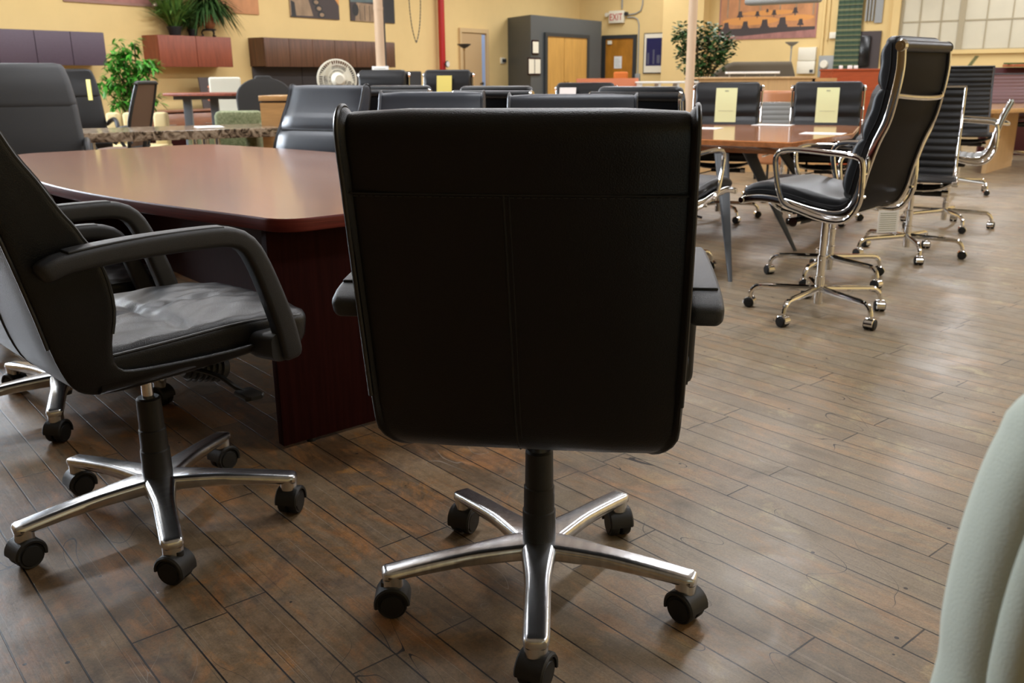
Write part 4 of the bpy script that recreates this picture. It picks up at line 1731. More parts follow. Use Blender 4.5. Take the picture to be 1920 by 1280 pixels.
def grey_exec(label, loc, rot, skin, ztop=1.22, bw=.56, group=None):
    t = thing('executive_chair', label, 'chair', loc, rot, group)
    mb = MB()
    for k in range(5):
        a = k * 2 * PI / 5 + .3
        ca, sa = math.cos(a), math.sin(a)
        mb.loft([[V((r * ca - px * sa, r * sa + px * ca, z + pz)) for px, pz in rrect(.05 - .015 * u, .035 - .01 * u, .01)] for r, z, u in ((.01, .11, 0), (.15, .105, .5), (.32, .085, 1))])
    mb.lathe([(.04, .07), (.045, .12), (.03, .14), (.026, .30), (.018, .32), (.018, .44), (.001, .44)], n=18)
    obj('star_base', mb, 'aluminium', t)
    for k in range(5):
        a = k * 2 * PI / 5 + .3
        twin_caster(t, .32 * math.cos(a), .32 * math.sin(a), a + 1.2)
    mb = MB()
    yz_sweep(mb, curve2([(-.20, .51), (0, .515), (.18, .52), (.28, .50)], 12), lambda u: .53 - .05 * u * u, lambda u: .11, rfun=lambda u: .04)
    obj('seat', mb, skin, t, sharp=60)
    zs = .53
    lo_ = curve2([(-.20, zs), (-.215, zs + .2), (-.26, ztop - .25)], 12)
    hi_ = curve2([(-.262, ztop - .235), (-.29, ztop - .12), (-.335, ztop - .02)], 12)
    mb = MB()
    yz_sweep(mb, lo_, lambda u: bw * (1.0 - .10 * u), lambda u: .10, rfun=lambda u: .04)
    obj('backrest', mb, skin, t, sharp=60)
    mb = MB()
    yz_sweep(mb, hi_, lambda u: bw * (.90 - .10 * u - .04 * u ** 4), lambda u: .105, rfun=lambda u: .045)
    obj('headrest', mb, skin, t, sharp=60)
    for s in (-1, 1):
        mb = MB()
        mb.tube(smooth_path([(s * .27, .16, .50), (s * .32, .18, .58), (s * .32, .14, .70), (s * .32, -.02, .735), (s * .31, -.20, .72), (s * .27, -.27, .68)], 4), .022, 10)
        obj('armrest', mb, 'arm_plastic', t)
    return t


p = ray_at(40, 200, 5.75)
grey_exec('grey leather high-backed chair facing over the far end of mahogany table', V((p.x - .10, 6.02, 0)), math.radians(-66 - 90), 'grey_leather', 1.205, .64)
grey_exec('black leather executive chair against the wall with yellow tag', back_at(140, 9.6, -60), math.radians(-60 - 90), 'black_leather', 1.205, .54)
mb = MB()
mb.box(-.035, .035, -.003, .003, -.20, 0)
p = ray_at(165, 149, 9.36)
tag(obj('price_tag', mb, 'paper_yellow', None, loc=p, rotz=-.6), 'narrow yellow tag hanging on the black executive chair', 'tag')

# mesh-backed chair
task_chair('dark framed chair with brown mesh back behind the marble table', back_at(261, 8.4, 178, .26), math.radians(178 - 90), ztop=1.10, bw=.46, skin='mesh_brown', shape='mesh', arms='loop')
# yellow low cabinet
a = ray_at(183, 220, 10.0)
b = ray_at(300, 220, 10.0)
t = thing('storage_bench', 'low pale yellow upholstered bench behind the mesh chair', 'bench', V(((a.x + b.x) / 2, 10.1, 0)))
w_ = (b.x - a.x) / 2
mb = MB()
mb.box(-w_, w_, -.2, .2, .0, .44, .02)
obj('seat', mb, 'yellow_panel', t)
for i, (x0, x1) in enumerate(((-w_, -w_ * .58), (-w_ * .45, w_ * .05), (w_ * .55, w_))):
    mb = MB()
    mb.box(x0, x1, .08, .18, .42, .78, .03)
    obj('back_cushion', mb, 'yellow_panel', t)

# credenza and leaning art
cz = V((*ray_at(325, 200, 12.2)[:2], 0))
t = thing('credenza', 'dark red wooden credenza with drawers under the reddish cabinet', 'cabinet', on_left(-4.75, 0, .32), TH)
mb = MB()
mb.box(-.8, 1.0, -.25, .25, .0, .70)
obj('cabinet_body', mb, 'mahogany_dark', t)
mb = MB()
mb.box(-.82, 1.02, -.27, .26, .70, .73, .004)
obj('top', mb, 'mahogany', t)
for i in range(3):
    mb = MB()
    mb.box(-.78 + i * .6, -.22 + i * .6, -.27, -.25, .40, .68, .003)
    dr = obj('drawer', mb, 'mahogany', t)
    mb = MB()
    mb.tube([(-.56 + i * .6, -.27, .54), (-.56 + i * .6, -.30, .54), (-.44 + i * .6, -.30, .54), (-.44 + i * .6, -.27, .54)], .007, 6)
    obj('handle', mb, 'chrome', dr)


def flower(mb, w_, h_):
    for i in range(22):
        x, z = random.uniform(.12, w_ - .06), random.uniform(.05, h_ - .1)
        patch(mb, ell(x, z, random.uniform(.03, .07), random.uniform(.015, .03), 10), random.choice((1, 1, 2)), 1 + i * .1)
    patch(mb, [(.14, .05), (.2, .05), (.2, .12), (.14, .12)], 3, 4)


mb = MB()
mb.box(0, .50, -.02, -.002, 0, .42)
flower(mb, .5, .42)
o = obj('leaning_picture', mb, ['poster_dark', 'poster_pink', 'salmon_laminate', 'paper_white'], None, loc=on_left(-4.52, .732, .34), rotz=TH)
o.rotation_euler = (-.12, 0, TH)
tag(o, 'dark picture with pink shapes leaning on the red credenza', 'picture')

# height-adjustable desk
a = ray_at(296, 172, 9.9)
b = ray_at(452, 172, 9.9)
t = thing('standing_desk', 'raised cherry-topped desk on dark grey column legs', 'desk', V(((a.x + b.x) / 2, 10.1, 0)), .10)
w_ = (b.x - a.x) / 2
mb = MB()
pts = [(-w_, -.05), (-w_ + .12, -.16), (w_ - .1, -.34), (w_, -.30), (w_, .34), (-w_, .34)]
mb.prism(pts, .955, .985, r=.006)
obj('tabletop', mb, 'cabinet_red', t)
mb = MB()
mb.box(-w_ + .1, w_ - .08, -.02, .06, .915, .955)
obj('crossbeam', mb, 'steel_leg', t)
for s in (-1, 1):
    x = -w_ + .24 if s < 0 else w_ - .36
    mb = MB()
    mb.box(x - .05, x + .05, -.035, .035, .03, .60, .006)
    mb.box(x - .042, x + .042, -.028, .028, .60, .93, .004)
    mb.box(x - .045, x + .045, -.30, .32, 0, .035, .01)
    obj('leg', mb, 'steel_leg', t)

# cream chair
task_chair('cream white leather chair behind the raised cherry desk', back_at(424, 10.9, -70, .25), math.radians(-70 - 90), zs=.50, ztop=1.125, bw=.36, skin='cream_leather', frame='chrome', shape='square', arms=None, rec=.02, thick=.05)
# green patterned armchair
a = ray_at(366, 220, 8.2)
b = ray_at(462, 220, 8.2)
t = thing('armchair', 'green patterned upholstered armchair behind the marble table', 'armchair', V(((a.x + b.x) / 2, 8.45, 0)), PI)
w_ = (b.x - a.x) / 2
mb = MB()
mb.box(-w_ - .05, w_ + .05, -.30, .34, .10, .44, .05)
obj('seat', mb, 'green_fabric', t)
mb = MB()
mb.box(-w_, w_, -.38, -.24, .30, .84, .05)
obj('backrest', mb, 'green_fabric', t)
for s in (-1, 1):
    mb = MB()
    mb.box(s * (w_ + .03) - .05, s * (w_ + .03) + .05, -.30, .30, .10, .70, .045)
    obj('armrest', mb, 'green_fabric', t)
for x in (-.2, .2):
    for y in (-.25, .25):
        mb = MB()
        mb.cyl((x, y, 0), (0, 0, 1), .018, .11, 10, .025)
        obj('leg', mb, 'matte_black', t)
# dark rounded chair
task_chair('dark grey task chair with wide rounded back behind marble table', back_at(496, 9.5, -75, .27), math.radians(-75 - 90), ztop=1.13, bw=.56, skin='fabric_dark', shape='round', arms='loop', rec=.04)
# maple pedestal
a = ray_at(487, 180, 7.9)
b = ray_at(560, 180, 7.9)
t = thing('maple_pedestal', 'tall maple pedestal cabinet between marble table and grey leather chair', 'cabinet', V(((a.x + b.x) / 2, 8.12, 0)), -.06)
w_ = (b.x - a.x) / 2
mb = MB()
mb.box(-w_ + .006, w_ - .006, -.22, .22, 0, .93)
obj('cabinet_body', mb, 'maple_top', t)
mb = MB()
mb.box(-w_, w_, -.23, .23, .945, .99, .004)
obj('top', mb, 'maple_top', t)
mb = MB()
mb.box(-w_ + .02, w_ - .02, -.21, .21, .93, .945)
obj('shadow_gap', mb, 'poster_dark', t)

# pedestal fan seen from behind
p = ray_at(632, 149, 10.0)
t = thing('pedestal_fan', 'white pedestal fan with round wire guard seen from behind', 'fan', V((p.x, 10.0, 0)), math.radians(18))
zc = p.z
mb = MB()
R_ = .205
for rr, yy in ((R_, .0), (R_, .03), (R_ * .97, -.03), (R_ * .75, -.055), (R_ * .5, -.07)):
    mb.tube([(rr * math.cos(2 * PI * i / 40), yy, zc + rr * math.sin(2 * PI * i / 40)) for i in range(40)], .004 if rr < R_ else .008, 6, closed=True)
for i in range(48):
    a = 2 * PI * i / 48
    mb.tube([(.06 * math.cos(a), -.08, zc + .06 * math.sin(a)), (.13 * math.cos(a + .12), -.065, zc + .13 * math.sin(a + .12)), (R_ * math.cos(a + .2), 0, zc + R_ * math.sin(a + .2))], .002, 4)
    mb.tube([(.06 * math.cos(a), .08, zc + .06 * math.sin(a)), (.13 * math.cos(a), .07, zc + .13 * math.sin(a)), (R_ * math.cos(a), .03, zc + R_ * math.sin(a))], .002, 4)
obj('guard', mb, 'fan_white', t)
mb = MB()
for k in range(3):
    a = k * 2 * PI / 3 + .3
    vs = []
    for i in range(6):
        u = i / 5
        r = .04 + .15 * u
        for j in (-1, 1):
            b = a + j * (.25 + .30 * u)
            vs.append((r * math.cos(b), .012 + j * .018, zc + r * math.sin(b)))
    mb.add(vs, [(i * 2, i * 2 + 1, i * 2 + 3, i * 2 + 2) for i in range(5)])
mb.cyl((0, -.01, zc), (0, 1, 0), .045, .05, 18)
obj('blades', mb, 'fan_white', t)
mb = MB()
mb.cyl((0, -.07, zc), (0, -1, 0), .075, .13, 22, .055, bev=.01)
mb.box(-.03, .03, -.14, -.06, zc - .16, zc - .03, .01)
obj('motor', mb, 'fan_white', t)
mb = MB()
mb.lathe([(.20, 0), (.20, .015), (.05, .05), (.018, .07), (.018, .55), (.012, .56), (.012, zc - .12), (.001, zc - .12)], c=(0, -.09, 0), n=24)
obj('pole', mb, 'fan_white', t)

# ================================================================== FAR FURNITURE, MIDDLE AND RIGHT
task_chair('black square-backed chair behind the row of leather chairs', back_at(771, 11.4, -95, .25), math.radians(-95 - 90), ztop=1.185, bw=.27, skin='fabric_dark', shape='square', arms=None, rec=.02, thick=.04)
# salmon reception desk
a = ray_at(1081, 155, 13.0)
b = ray_at(1197, 155, 13.0)
t = thing('reception_desk', 'salmon laminate reception desk in front of the exit door', 'desk', V((a.x, 13.0, 0)))
w_ = b.x - a.x
mb = MB()
mb.box(0, w_, 0, .03, 0, 1.10)
obj('front_panel', mb, 'salmon_laminate', t)
mb = MB()
mb.box(0, w_, .03, .65, .70, .74)
obj('worktop', mb, 'salmon_laminate', t)
for x in (0, w_ - .03):
    mb = MB()
    mb.box(x, x + .03, .03, .65, 0, 1.0)
    obj('side_panel', mb, 'salmon_laminate', t)
p = ray_at(1167, 142, 14.0)
task_chair('bright orange rounded chair behind the salmon reception desk', V((p.x, 13.95, 0)), PI, ztop=1.165, bw=.22, skin='orange_fabric', shape='square', arms=None, rec=.02)
p = ray_at(1040, 170, 10.0)
task_chair('small curved dark red wooden chair in front of the oak doors', V((p.x - .12, 10.1, 0)), math.radians(165 - 90), ztop=1.02, bw=.40, skin='mahogany', frame='mahogany_dark', shape='square', arms=None, rec=.12, thick=.03)
# white slatted shelf behind the post
a = ray_at(1198, 154, 12.6)
b = ray_at(1310, 154, 12.6)
t = thing('display_shelf', 'long white display shelf behind the plain cream post', 'shelf', V((a.x, 12.6, 0)))
w_ = b.x - a.x
mb = MB()
mb.box(0, w_, 0, .4, 1.03, 1.055, .003)
obj('shelf_board', mb, 'white_paint', t)
mb = MB()
mb.box(0, w_, 0, .4, .86, .885, .003)
obj('shelf_board', mb, 'white_paint', t)
for i in range(4):
    x = .02 + (w_ - .05) * i / 3
    mb = MB()
    mb.box(x, x + .03, .02, .38, 0, 1.03)
    obj('upright', mb, 'white_paint', t)
# maple partition
a = ray_at(1312, 150, 11.0)
b = ray_at(1528, 150, 11.0)
t = thing('reception_counter', 'long pale maple counter front behind the conference chairs', 'counter', V((a.x, 11.0, 0)))
w_ = b.x - a.x
mb = MB()
mb.box(0, w_, 0, .04, 0, 1.085)
obj('front_panel', mb, 'maple', t)
mb = MB()
mb.box(-.01, w_ + .01, -.02, .34, 1.085, 1.11, .004)
obj('counter_top', mb, 'maple', t)
mb = MB()
mb.box(w_ - .03, w_ + .26, .0, .30, 0, 1.09)
obj('end_cabinet', mb, 'maple_top', t)
a2 = ray_at(1362, 140, 11.2)
b2 = ray_at(1460, 140, 11.2)
t = thing('glass_shelf', 'low white shelf on little posts above the maple counter', 'shelf', V((a2.x, 11.15, 1.11)))
mb = MB()
mb.box(0, b2.x - a2.x, 0, .12, .035, .06, .003)
obj('shelf_board', mb, 'paper_white', t)
for i in range(4):
    mb = MB()
    x = .04 + (b2.x - a2.x - .08) * i / 3
    mb.cyl((x, .06, 0), (0, 0, 1), .01, .036, 8)
    obj('post', mb, 'grey_metal', t)
# taupe booth sofa
a = ray_at(1331, 140, 14.5)
b = ray_at(1488, 140, 14.5)
t = thing('sofa', 'high curved taupe sofa below the large poster', 'sofa', V(((a.x + b.x) / 2, 14.5, 0)))
w_ = (b.x - a.x) / 2
mb = MB()
rings = []
for i in range(25):
    u = -1 + 2 * i / 24
    h = 1.33 - (.22 * max(0, (-u - .4) / .6) ** 1.5) - .18 * max(0, (u - .9) / .1) ** 3
    rings.append([V((u * w_, .12 * (1 - u * u) + py, .12 + (h - .12) / 2 + pz)) for py, pz in rrect(.18, h - .12, .07)])
mb.loft(rings)
obj('backrest', mb, 'sofa_taupe', t, sharp=60)
mb = MB()
mb.box(-w_ + .05, w_ - .05, -.6, .1, .12, .45, .04)
obj('seat', mb, 'sofa_taupe', t)
# red cherry cabinet
a = ray_at(1563, 145, 11.3)
b = ray_at(1660, 145, 11.3)
t = thing('cherry_cabinet', 'bright red cherry cabinet right of the maple counter', 'cabinet', V((a.x, 11.35, 0)))
mb = MB()
mb.box(0, b.x - a.x, 0, .45, 0, 1.17)
obj('cabinet_body', mb, 'red_cherry', t)
mb = MB()
mb.box(-.01, b.x - a.x + .01, -.01, .46, 1.17, 1.195, .003)
obj('top', mb, 'red_cherry', t)
for i, (px, wd, lab) in enumerate(((1579, .035, 'small white box standing alone on the red cherry cabinet'), (1596, .05, 'white box on the red cherry cabinet, centre of three'), (1607, .04, 'white box on the red cherry cabinet nearest the screen'))):
    q = ray_at(px, 130, 11.45)
    mb = MB()
    mb.box(-wd / 2, wd / 2, -.02, .02, 0, .04, .004)
    tag(obj('small_box', mb, 'paper_white', None, loc=V((q.x, 11.5, 1.195))), lab, 'box', 'small boxes on the cherry cabinet')
# tan leather chair
p = ray_at(1470, 180, 9.9)
t = thing('tub_chair', 'tan leather tub chair in front of the maple counter', 'armchair', V((p.x, 10.1, 0)), .1)
mb = MB()
rings = []
for i in range(19):
    a = PI * (0 + i / 18)
    rings.append([V(((.21 + px) * math.cos(a), -(.21 + px) * math.sin(a), .58 + pz)) for px, pz in rrect(.08, .78, .038)])
mb.loft(rings)
obj('backrest', mb, 'tan_leather', t, sharp=60)
mb = MB()
mb.prism([(.19 * math.cos(PI * i / 8 + PI), .19 * math.sin(PI * i / 8 + PI)) for i in range(9)] + [(.18, .22), (-.18, .22)], .2, .48, r=.02)
obj('seat', mb, 'tan_leather', t)
for x, y in ((-.15, .15), (.15, .15), (-.12, -.14), (.12, -.14)):
    mb = MB()
    mb.cyl((x, y, 0), (0, 0, 1), .014, .21, 8)
    obj('leg', mb, 'matte_black', t)
# ================================================================== MAHOGANY TABLE
A = V((math.cos(math.radians(130)), math.sin(math.radians(130)), 0))
T0 = V((-.235, 2.90, 0))
rt = math.radians(130)            # local x runs along the table, local -y is the side away from the left chairs
t = thing('conference_table', 'mahogany boat-shaped conference table with rounded corners', 'table', T0, rt)
LT = 3.24
pts = []
CR = .11


def half(x):
    u = 2 * x / LT - 1
    return .545 + .26 * max(0, 1 - u * u) ** 1.25


def corner(cx, cy, a0, a1, r=CR, n=7):
    return [(cx + r * math.cos(math.radians(a0 + (a1 - a0) * i / n)), cy + r * math.sin(math.radians(a0 + (a1 - a0) * i / n))) for i in range(n + 1)]


top = corner(CR, -half(CR) + CR, 180, 270) + [(x, -half(x)) for x in [CR + (LT - 2 * CR) * i / 30 for i in range(1, 30)]] + corner(LT - .14, -half(LT - .14) + .14, 270, 360, .14) \
    + corner(LT - .14, half(LT - .14) - .14, 0, 90, .14) + [(x, half(x)) for x in [LT - CR - (LT - 2 * CR) * i / 30 for i in range(1, 30)]] + corner(CR, half(CR) - CR, 90, 180)
mb = MB()
P_ = [V((x, y, 0)) for x, y in top]
cen = V((LT / 2, 0, 0))
rings = []
for z, k in ((.700, .004), (.702, .001), (.705, 0), (.733, 0), (.737, .0012), (.7395, .004)):
    ring = []
    for i, p in enumerate(P_):
        tg = (P_[(i + 1) % len(P_)] - P_[i - 1]).normalized()
        ring.append(p + V((-tg.y, tg.x, 0)) * k + V((0, 0, z)))
    rings.append(ring)
mb.loft(rings, cap=False)
eo = obj('edge_band', mb, 'mahogany_edge', t, sharp=50)
mb = MB()
mb.add([p for p in rings[-1]], [tuple(range(len(P_)))])
mb.add([p + V((0, 0, -.0)) for p in rings[0]], [tuple(range(len(P_)))])
obj('tabletop', mb, 'mahogany', t)
mb = MB()
mb.box(.10, .135, -.555, .555, .012, .70, .002)
obj('end_panel', mb, 'mahogany_dark', t)
mb = MB()
mb.box(LT - .135, LT - .10, -.48, .48, .012, .70, .002)
obj('end_panel', mb, 'mahogany_dark', t)
mb = MB()
mb.box(.135, LT - .135, -.015, .015, .12, .70)
obj('centre_panel', mb, 'mahogany_dark', t)
for x in (.118, LT - .118):
    for y in (-.45, .45):
        mb = MB()
        mb.cyl((x, y, 0), (0, 0, 1), .016, .013, 12)
        obj('levelling_foot', mb, 'matte_black', t)

# ---- leather conference armchairs around it
HR = math.radians


def at_heading(h):
    return HR(h - 90)


leather_chair('black leather armchair seen squarely from behind, nearest of all', V((.058, 1.806, 0)), at_heading(82.5), -1.619, swivel=[HR(-20), HR(50), HR(20), HR(160), HR(100)], dz=-.028, reach=.22)
leather_chair('black leather armchair turned sideways at the near left of mahogany table', V((-.935, 2.16, 0)), at_heading(45), -2.386, swivel=[HR(10), HR(-60), HR(35), HR(8), HR(0)])
B0 = V((-1.60, 3.02, 0))
leather_chair('black leather armchair tucked directly behind the sideways armchair', B0, at_heading(42), math.atan2(ray_z(100, 873, 0).y - B0.y, ray_z(100, 873, 0).x - B0.x), dz=-.09, arm_dz=-.035)
leather_chair('black leather armchair third along the mahogany table, mostly out of frame', V((-2.30, 3.86, 0)), at_heading(38), -1.55, dz=-.09, arm_dz=-.035)
c1 = leather_chair('black leather armchair with painted bluish sheen, showing its creased front, beside the maple pedestal', V((-1.27, 5.28, 0)), at_heading(-117), -1.2, 'black_leather_blue_sheen', dz=-.022, arm_dz=-.11)
c2 = None
for (px, Y, h, lab) in ((812, 4.95, -97, 'black armchair with painted bluish sheen, right of the creased one, only headrest showing'),
                        (1074, 4.05, -97, 'black armchair with painted bluish sheen, directly behind the nearest chair, only headrest showing')):
    q = ray_at(px, 190, Y)
    pos = V((q.x + .40 * math.cos(HR(h)), Y + .40 * math.sin(HR(h)), 0))
    if c2 is None:
        c2 = leather_chair(lab, pos, at_heading(h), -1.2, 'black_leather_blue_sheen', dz=-.055, arm_dz=-.11)
    else:
        dup(c2, pos, at_heading(h), lab)

# ================================================================== CHERRY CONFERENCE TABLE
v1, v2, v3 = ray_z(1485, 267, .74), ray_z(1600, 250, .74), ray_z(1612, 236, .74)
dr = V((math.cos(HR(145)), math.sin(HR(145)), 0))
far = dr * 3.9
pts = [v1, v2, v3, v3 + V((-.12, .15, 0)), v3 + V((-.28, .25, 0)), v3 + V((-.28, .25, 0)) + dr * 3.2, v1 + far + V((.5, .75, 0)), v1 + far]
c = sum(pts, V()) / len(pts)
c.z = 0
t = thing('conference_table', 'glossy cherry conference table on splayed black legs', 'table', c)
mb = MB()
loc_ = [(p.x - c.x, p.y - c.y) for p in pts]
rg = []
cc = V((0, 0, 0))
for z, k in ((.655, .12), (.690, .06), (.705, .004), (.735, .0), (.74, .005)):
    ring = []
    for i, p in enumerate(loc_):
        a_, b_ = V((*loc_[i - 1], 0)), V((*loc_[(i + 1) % len(loc_)], 0))
        p = V((*p, 0))
        n1 = (p - a_).normalized()
        n2 = (b_ - p).normalized()
        n1, n2 = V((-n1.y, n1.x, 0)), V((-n2.y, n2.x, 0))
        ring.append(p + (n1 + n2) / (1 + n1.dot(n2)) * k + V((0, 0, z)))
    rg.append(ring)
mb.loft(rg)
obj('tabletop', mb, 'cherry', t, sharp=20)
for top_, foot in ((ray_at(1352, 300, 5.72), ray_z(1369, 528, 0)), (ray_at(1400, 300, 6.05), ray_z(1491, 470, 0)), (ray_at(1250, 300, 7.6), ray_z(1180, 440, 0)), (ray_at(1450, 290, 6.9), ray_z(1560, 430, 0)), (ray_at(1180, 300, 7.1), ray_z(1120, 470, 0))):
    top_ = V((top_.x, top_.y, .66))
    foot = V((foot.x, foot.y, .0))
    mb = MB()
    rings = []
    for u in (0, .02, .5, 1):
        p = foot.lerp(top_, u) - c
        s = .012 + .035 * u
        rings.append([p + V((px, py, 0)) for px, py in rrect(s * 1.9, s * 1.2, s * .4)])
    mb.loft(rings)
    obj('leg', mb, 'dark_metal', t)
for i, (px, py, lab) in enumerate(((1316, 240, 'white sheet on the cherry table at the nearest chair'), (1447, 234, 'white papers at the middle of the cherry table'), (1543, 250, 'white sheet at the near corner of cherry table'))):
    q = ray_z(px, py, .742)
    mb = MB()
    mb.box(-.14, .14, -.10, .10, 0, .002)
    if i == 1:
        mb.box(-.10, .17, -.13, .06, .002, .004)
    tag(obj('paper_sheet', mb, 'paper_white', None, loc=V((q.x, q.y, .7405)), rotz=HR(-30)), lab, 'paper', 'papers on the cherry table')

# ---- aluminium-framed chairs
e1 = alu_chair('tall black padded chair with chrome frame and arms, seen from behind at table corner', V((1.503, 4.26, 0)), at_heading(135), -2.368, 0, 1.235, 'soft', True)
e0 = alu_chair('low black padded chrome chair, its arm showing right of the nearest armchair', V((.90, 5.20, 0)), at_heading(50), -.9, -.075, 1.02, 'soft', True, hw=.265)
LOW = 'low padded chairs round the cherry table'


def loose(px, py, zt, h, off=.375):
    """floor position of a chair whose top edge centre shows at (px, py) at height zt"""
    q = ray_z(px, py, zt)
    return V((q.x + off * math.cos(HR(h)), q.y + off * math.sin(HR(h)), 0))


def atY(px, Y, h, off=.375):
    q = ray_at(px, 180, Y)
    return V((q.x + off * math.cos(HR(h)), Y + off * math.sin(HR(h)), 0))


p0 = alu_chair('low black padded chair seen from behind, between two bluish headrests', atY(922, 5.75, 60), at_heading(60), -.9, -.075, 1.02, 'soft', False, hw=.265)
#dup(e0, atY(922, 5.75, 60), at_heading(60), 'low black padded chair seen from behind, between two bluish headrests')
dup(p0, atY(742, 6.6, 64), at_heading(64), 'low black padded chair seen from behind, below the cream post')
dup(e0, V((1.83, 5.06, 0)), at_heading(186), 'low black padded chrome chair hidden behind the tall chair\'s seat')
P2 = dup(p0, atY(1552, 7.55, -108), at_heading(-108), 'low black padded chair with a pale green sheet, next to the tall chair')
P1 = dup(p0, atY(1365, 7.75, -108), at_heading(-108), 'low black padded chair with a pale green sheet, left across the cherry table')
P3 = dup(p0, atY(1100, 8.3, -108), at_heading(-108), 'low black padded chair with a small white sheet across the cherry table')
hi = alu_chair('tall black padded chair just right of the white fan', atY(722, 8.9, -100), at_heading(-100), .3, 0, 1.145, 'soft', False)
F2 = dup(hi, atY(842, 9.3, -96), at_heading(-96), 'tall black padded chair with a yellow sheet over its back')


def sheet(chair, label, zt, length, width, m, yo=.055, x0=0.0, skew=0.0, text=True, lean=.16, y0=-.378):
    mb = MB()
    n = 8
    vs = []
    for i in range(n + 1):
        u = i / n
        y = y0 + yo + lean * u * length + .004 * math.sin(u * 5)
        z = zt - u * length
        vs += [(x0 - width / 2 + skew * u, y, z), (x0 + width / 2 + skew * u, y, z)]
    vs2 = [(a, b - .0015, c) for a, b, c in vs]
    N0 = len(vs)
    fs = []
    for i in range(n):
        a = i * 2
        fs += [(a, a + 1, a + 3, a + 2), (N0 + a + 2, N0 + a + 3, N0 + a + 1, N0 + a)]
        fs += [(a, a + 2, N0 + a + 2, N0 + a), (a + 1, N0 + a + 1, N0 + a + 3, a + 3)]
    mb.add(vs + vs2, fs)
    if text:
        rows = [(.06, .18, .010), (.15, .78, .004), (.22, .5, .003), (.34, .55, .0025), (.42, .3, .0025), (.58, .7, .003)]
        for u, wd, hh in rows:
            y = y0 + yo + lean * u * length + .0022
            z = zt - u * length
            x = x0 + skew * u
            k = 9
            for j in range(k):
                a = x + width * wd * (-.5 + j / k)
                mb.add([(a, y, z), (a + width * wd / k * .72, y, z), (a + width * wd / k * .72, y + hh * .3, z - hh), (a, y + hh * .3, z - hh)], [(0, 1, 2, 3)], 1)
    o = obj('price_sheet', mb, [m, 'ink'], None, loc=chair.location, rotz=chair.rotation_euler.z)
    return tag(o, label, 'paper')


sheet(P2, 'pale green printed sheet on the padded chair next to the tall chair', 1.03, .31, .17, 'paper_green', yo=.133)
sheet(P1, 'pale green printed sheet on the padded chair beside the nearest armchair', 1.03, .31, .17, 'paper_green', yo=.133)
sheet(P3, 'small white sheet on a padded chair behind bluish headrests', 1.035, .30, .15, 'paper_white', yo=.133, x0=.14, text=False)
sheet(F2, 'plain yellow sheet on the tall padded chair', 1.145, .36, .15, 'paper_yellow', yo=.133, x0=.02, text=False)
# ribbed armless chair and its sheet
R1 = alu_chair('black ribbed armless chair with slim chrome top bar', V((2.565, 5.74, 0)), at_heading(-115), -1.74, -.06, 1.04, 'rib', False, hw=.225)
sheet(R1, 'pale green sheet hanging on the black ribbed armless chair', .80, .19, .12, 'paper_green', yo=.07, x0=.05, text=False, lean=.25, y0=-.36)
# tag hanging under the tall chair
mb = MB()
mb.box(-.055, .055, -.001, .001, -.115, 0)
for i in range(9):
    mb.box(-.045, .045, -.0015, -.001, -.105 + i * .011, -.102 + i * .011, mi=1)
q = ray_at(1667, 394, 4.55)
tag(obj('hang_tag', mb, ['paper_white', 'ink'], None, loc=q, rotz=.15), 'small white printed tag hanging under the tall padded chair', 'tag')
# chrome chair with grey mesh seen from the side
T_ = alu_chair('light chrome chair with thin grey mesh seat seen side-on by maple table', V((3.33, 6.86, 0)), at_heading(152), -1.614, 0, .94, 'rib', True, 'mesh_grey')
R2 = alu_chair('black ribbed high-backed chair behind the maple table', atY(1803, 9.3, -108), at_heading(-108), .2, 0, 1.19, 'rib', False, hw=.25, frame='dark_metal')
R3 = alu_chair('mauve ribbed chair behind the maple table, by burgundy partition', atY(1889, 12.5, -100), at_heading(-100), .2, 0, 1.115, 'rib', False, 'mauve_leather', hw=.28, frame='dark_metal')
g = alu_chair('grey ribbed chair with chrome arms between two sheet-hung chairs', atY(1458, 8.9, -92), at_heading(-92), .2, -.02, .87, 'rib', True, 'mesh_grey', hw=.16)

# ---- maple table at right
a = ray_z(1740, 208, .74)
b = ray_z(1862, 205, .74)
c1_ = ray_z(1990, 200, .74)
d1 = ray_z(1970, 194, .74)
e_ = ray_z(1752, 195, .74)
pts = [a, b, c1_, d1, e_]
c = sum(pts, V()) / 5
c.z = 0
t = thing('maple_table', 'maple conference table with slab leg at the right edge', 'table', c)
mb = MB()
mb.prism([(p.x - c.x, p.y - c.y) for p in pts], .69, .74, r=.012)
obj('tabletop', mb, 'maple_top', t)
f0, f1 = ray_z(1848, 325, 0), ray_z(1896, 311, 0)
ax_ = (f1 - f0).normalized()
for o_ in (V((0, 0, 0)),):
    mb = MB()
    n_ = V((-ax_.y, ax_.x, 0)) * .05
    q = [f0 - c, f1 - c, f1 - c + n_, f0 - c + n_]
    mb.loft([[p + V((0, 0, z)) for p in q] for z in (0, .69)])
    obj('slab_leg', mb, 'maple', t)
q1, q2 = ray_z(1745, 236, .55), ray_z(1850, 226, .55)
ax_ = (q2 - q1).normalized()
n_ = V((-ax_.y, ax_.x, 0)) * .3
mb = MB()
mb.loft([[p - c + V((0, 0, z)) for p in (q1 * V((1, 1, 0)), q2 * V((1, 1, 0)), q2 * V((1, 1, 0)) + n_, q1 * V((1, 1, 0)) + n_)] for z in (.52, .55)])
obj('lower_shelf', mb, 'maple_top', t)
f0 = ray_z(1700, 366, 0)
q = ray_z(1874, 193, .742)
mb = MB()
mb.add([(-.075, 0, 0), (.075, 0, 0), (.06, .05, .15), (-.06, .05, .15), (-.075, .10, 0), (.075, .10, 0)], [(0, 1, 2, 3), (3, 2, 5, 4)])
tag(obj('tent_card', mb, 'paper_white', None, loc=V((q.x, q.y, .741)), rotz=-.1), 'folded white tent card standing on the maple table', 'paper')
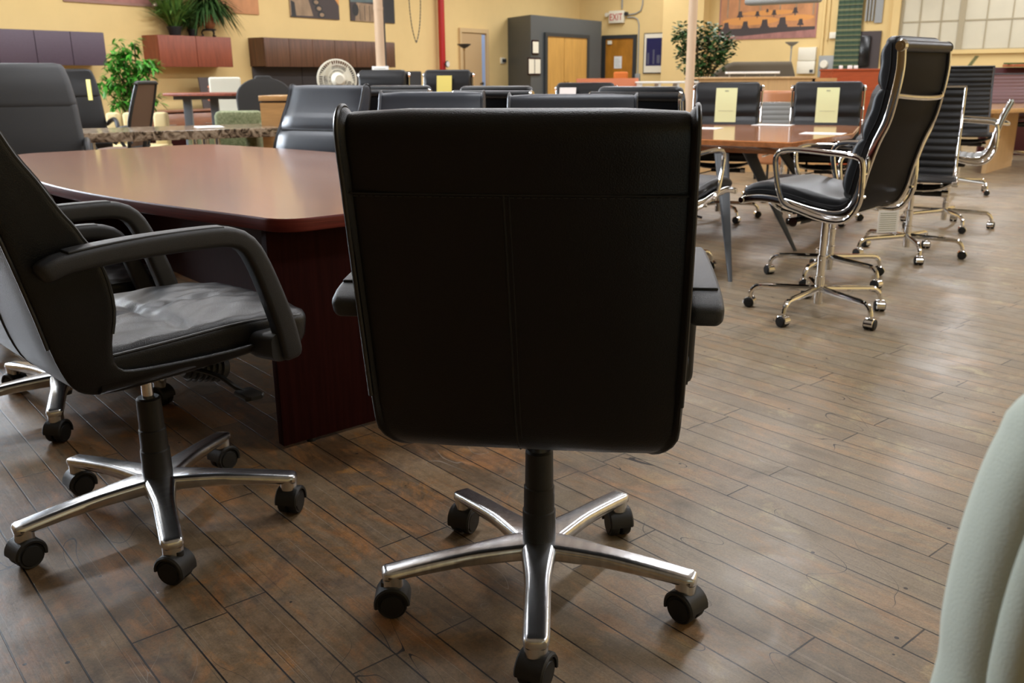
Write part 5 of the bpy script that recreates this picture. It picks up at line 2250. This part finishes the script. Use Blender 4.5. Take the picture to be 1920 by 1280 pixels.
# burgundy partition with counter
a = ray_at(1852, 150, 13.1)
t = thing('burgundy_partition', 'dark burgundy partition behind the maple table', 'partition', V((a.x, 13.1, 0)), -.05)
mb = MB()
mb.box(0, 2.6, 0, .06, 0, 1.21, .004)
obj('panel', mb, 'burgundy', t)
mb = MB()
mb.box(.22, 2.6, -.22, .10, 1.215, 1.25, .004)
obj('counter_top', mb, 'orange_wood', t)
mb = MB()
q = ray_at(1900, 126, 13.1)
mb.box(-.18, .4, -.03, .03, 0, .02)
tag(obj('wooden_slat', mb, 'leaf_dark', None, loc=V((q.x, 13.0, 1.2505)), rotz=-.05), 'thin dark green slat lying on the burgundy partition counter', 'slat')

# ================================================================== PALE GREEN CHAIR IN THE CORNER OF THE VIEW
t = thing('upholstered_chair', 'pale green upholstered chair back, blurred at the lower right corner', 'chair', V((.642, .56, 0)))
OUT = [(1930, 800), (1890, 862), (1856, 930), (1822, 1020), (1797, 1105), (1778, 1190), (1768, 1250), (1762, 1320)]
edge = [ray_at(x, y, .56) for x, y in OUT]
edge = [V((p.x - .62, 0, p.z)) for p in edge]
L_ = [V((-.0, 0, 1.02)), V((-.08, 0, 1.012)), V((-.155, 0, .988)), V((-.215, 0, .95))] + edge + [V((edge[-1].x - .004, 0, .62)), V((edge[-1].x + .004, 0, .48)), V((edge[-1].x + .03, 0, .40))]
L_ = smooth_path(L_, 3)


def shell(inset, y0, y1, r, nm, parent):
    full = [V((p.x + inset * .8, 0, p.z - inset * .55)) for p in L_]
    full = full + [V((-p.x, 0, p.z)) for p in full[::-1][0:-1]]
    cen = V((0, 0, .7))
    rg = []
    for y, k in ((y0, r), (y0 + r * .13, r * .5), (y0 + r * .5, r * .13), (y0 + r, 0), (y1 - r, 0), (y1 - r * .5, r * .13), (y1 - r * .13, r * .5), (y1, r)):
        rg.append([p + (cen - p).normalized() * k + V((0, y, 0)) for p in full])
    mb = MB()
    mb.loft(rg)
    return obj(nm, mb, 'pale_green_fabric', parent, sharp=60)


bk = shell(.0, -.005, .075, .030, 'backrest', t)
shell(.014, -.028, .02, .022, 'back_cushion', bk)
mb = MB()
mb.box(-.27, .27, -.50, .0, .30, .46, .04)
obj('seat', mb, 'pale_green_fabric', t)
for x in (-.22, .22):
    for y in (-.44, .02):
        mb = MB()
        mb.cyl((x, y, 0), (0, 0, 1), .015, .31, 10, .02)
        obj('leg', mb, 'matte_black', t)

# little white disc on the floor under the sideways chair
q = ray_z(336, 908, 0)
mb = MB()
mb.lathe([(.018, 0), (.018, .003), (.001, .003)], n=18)
tag(obj('glide_disc', mb, 'sign_white', None, loc=V((q.x, q.y, .0005))), 'small white disc lying on the floor under the sideways chair', 'disc')
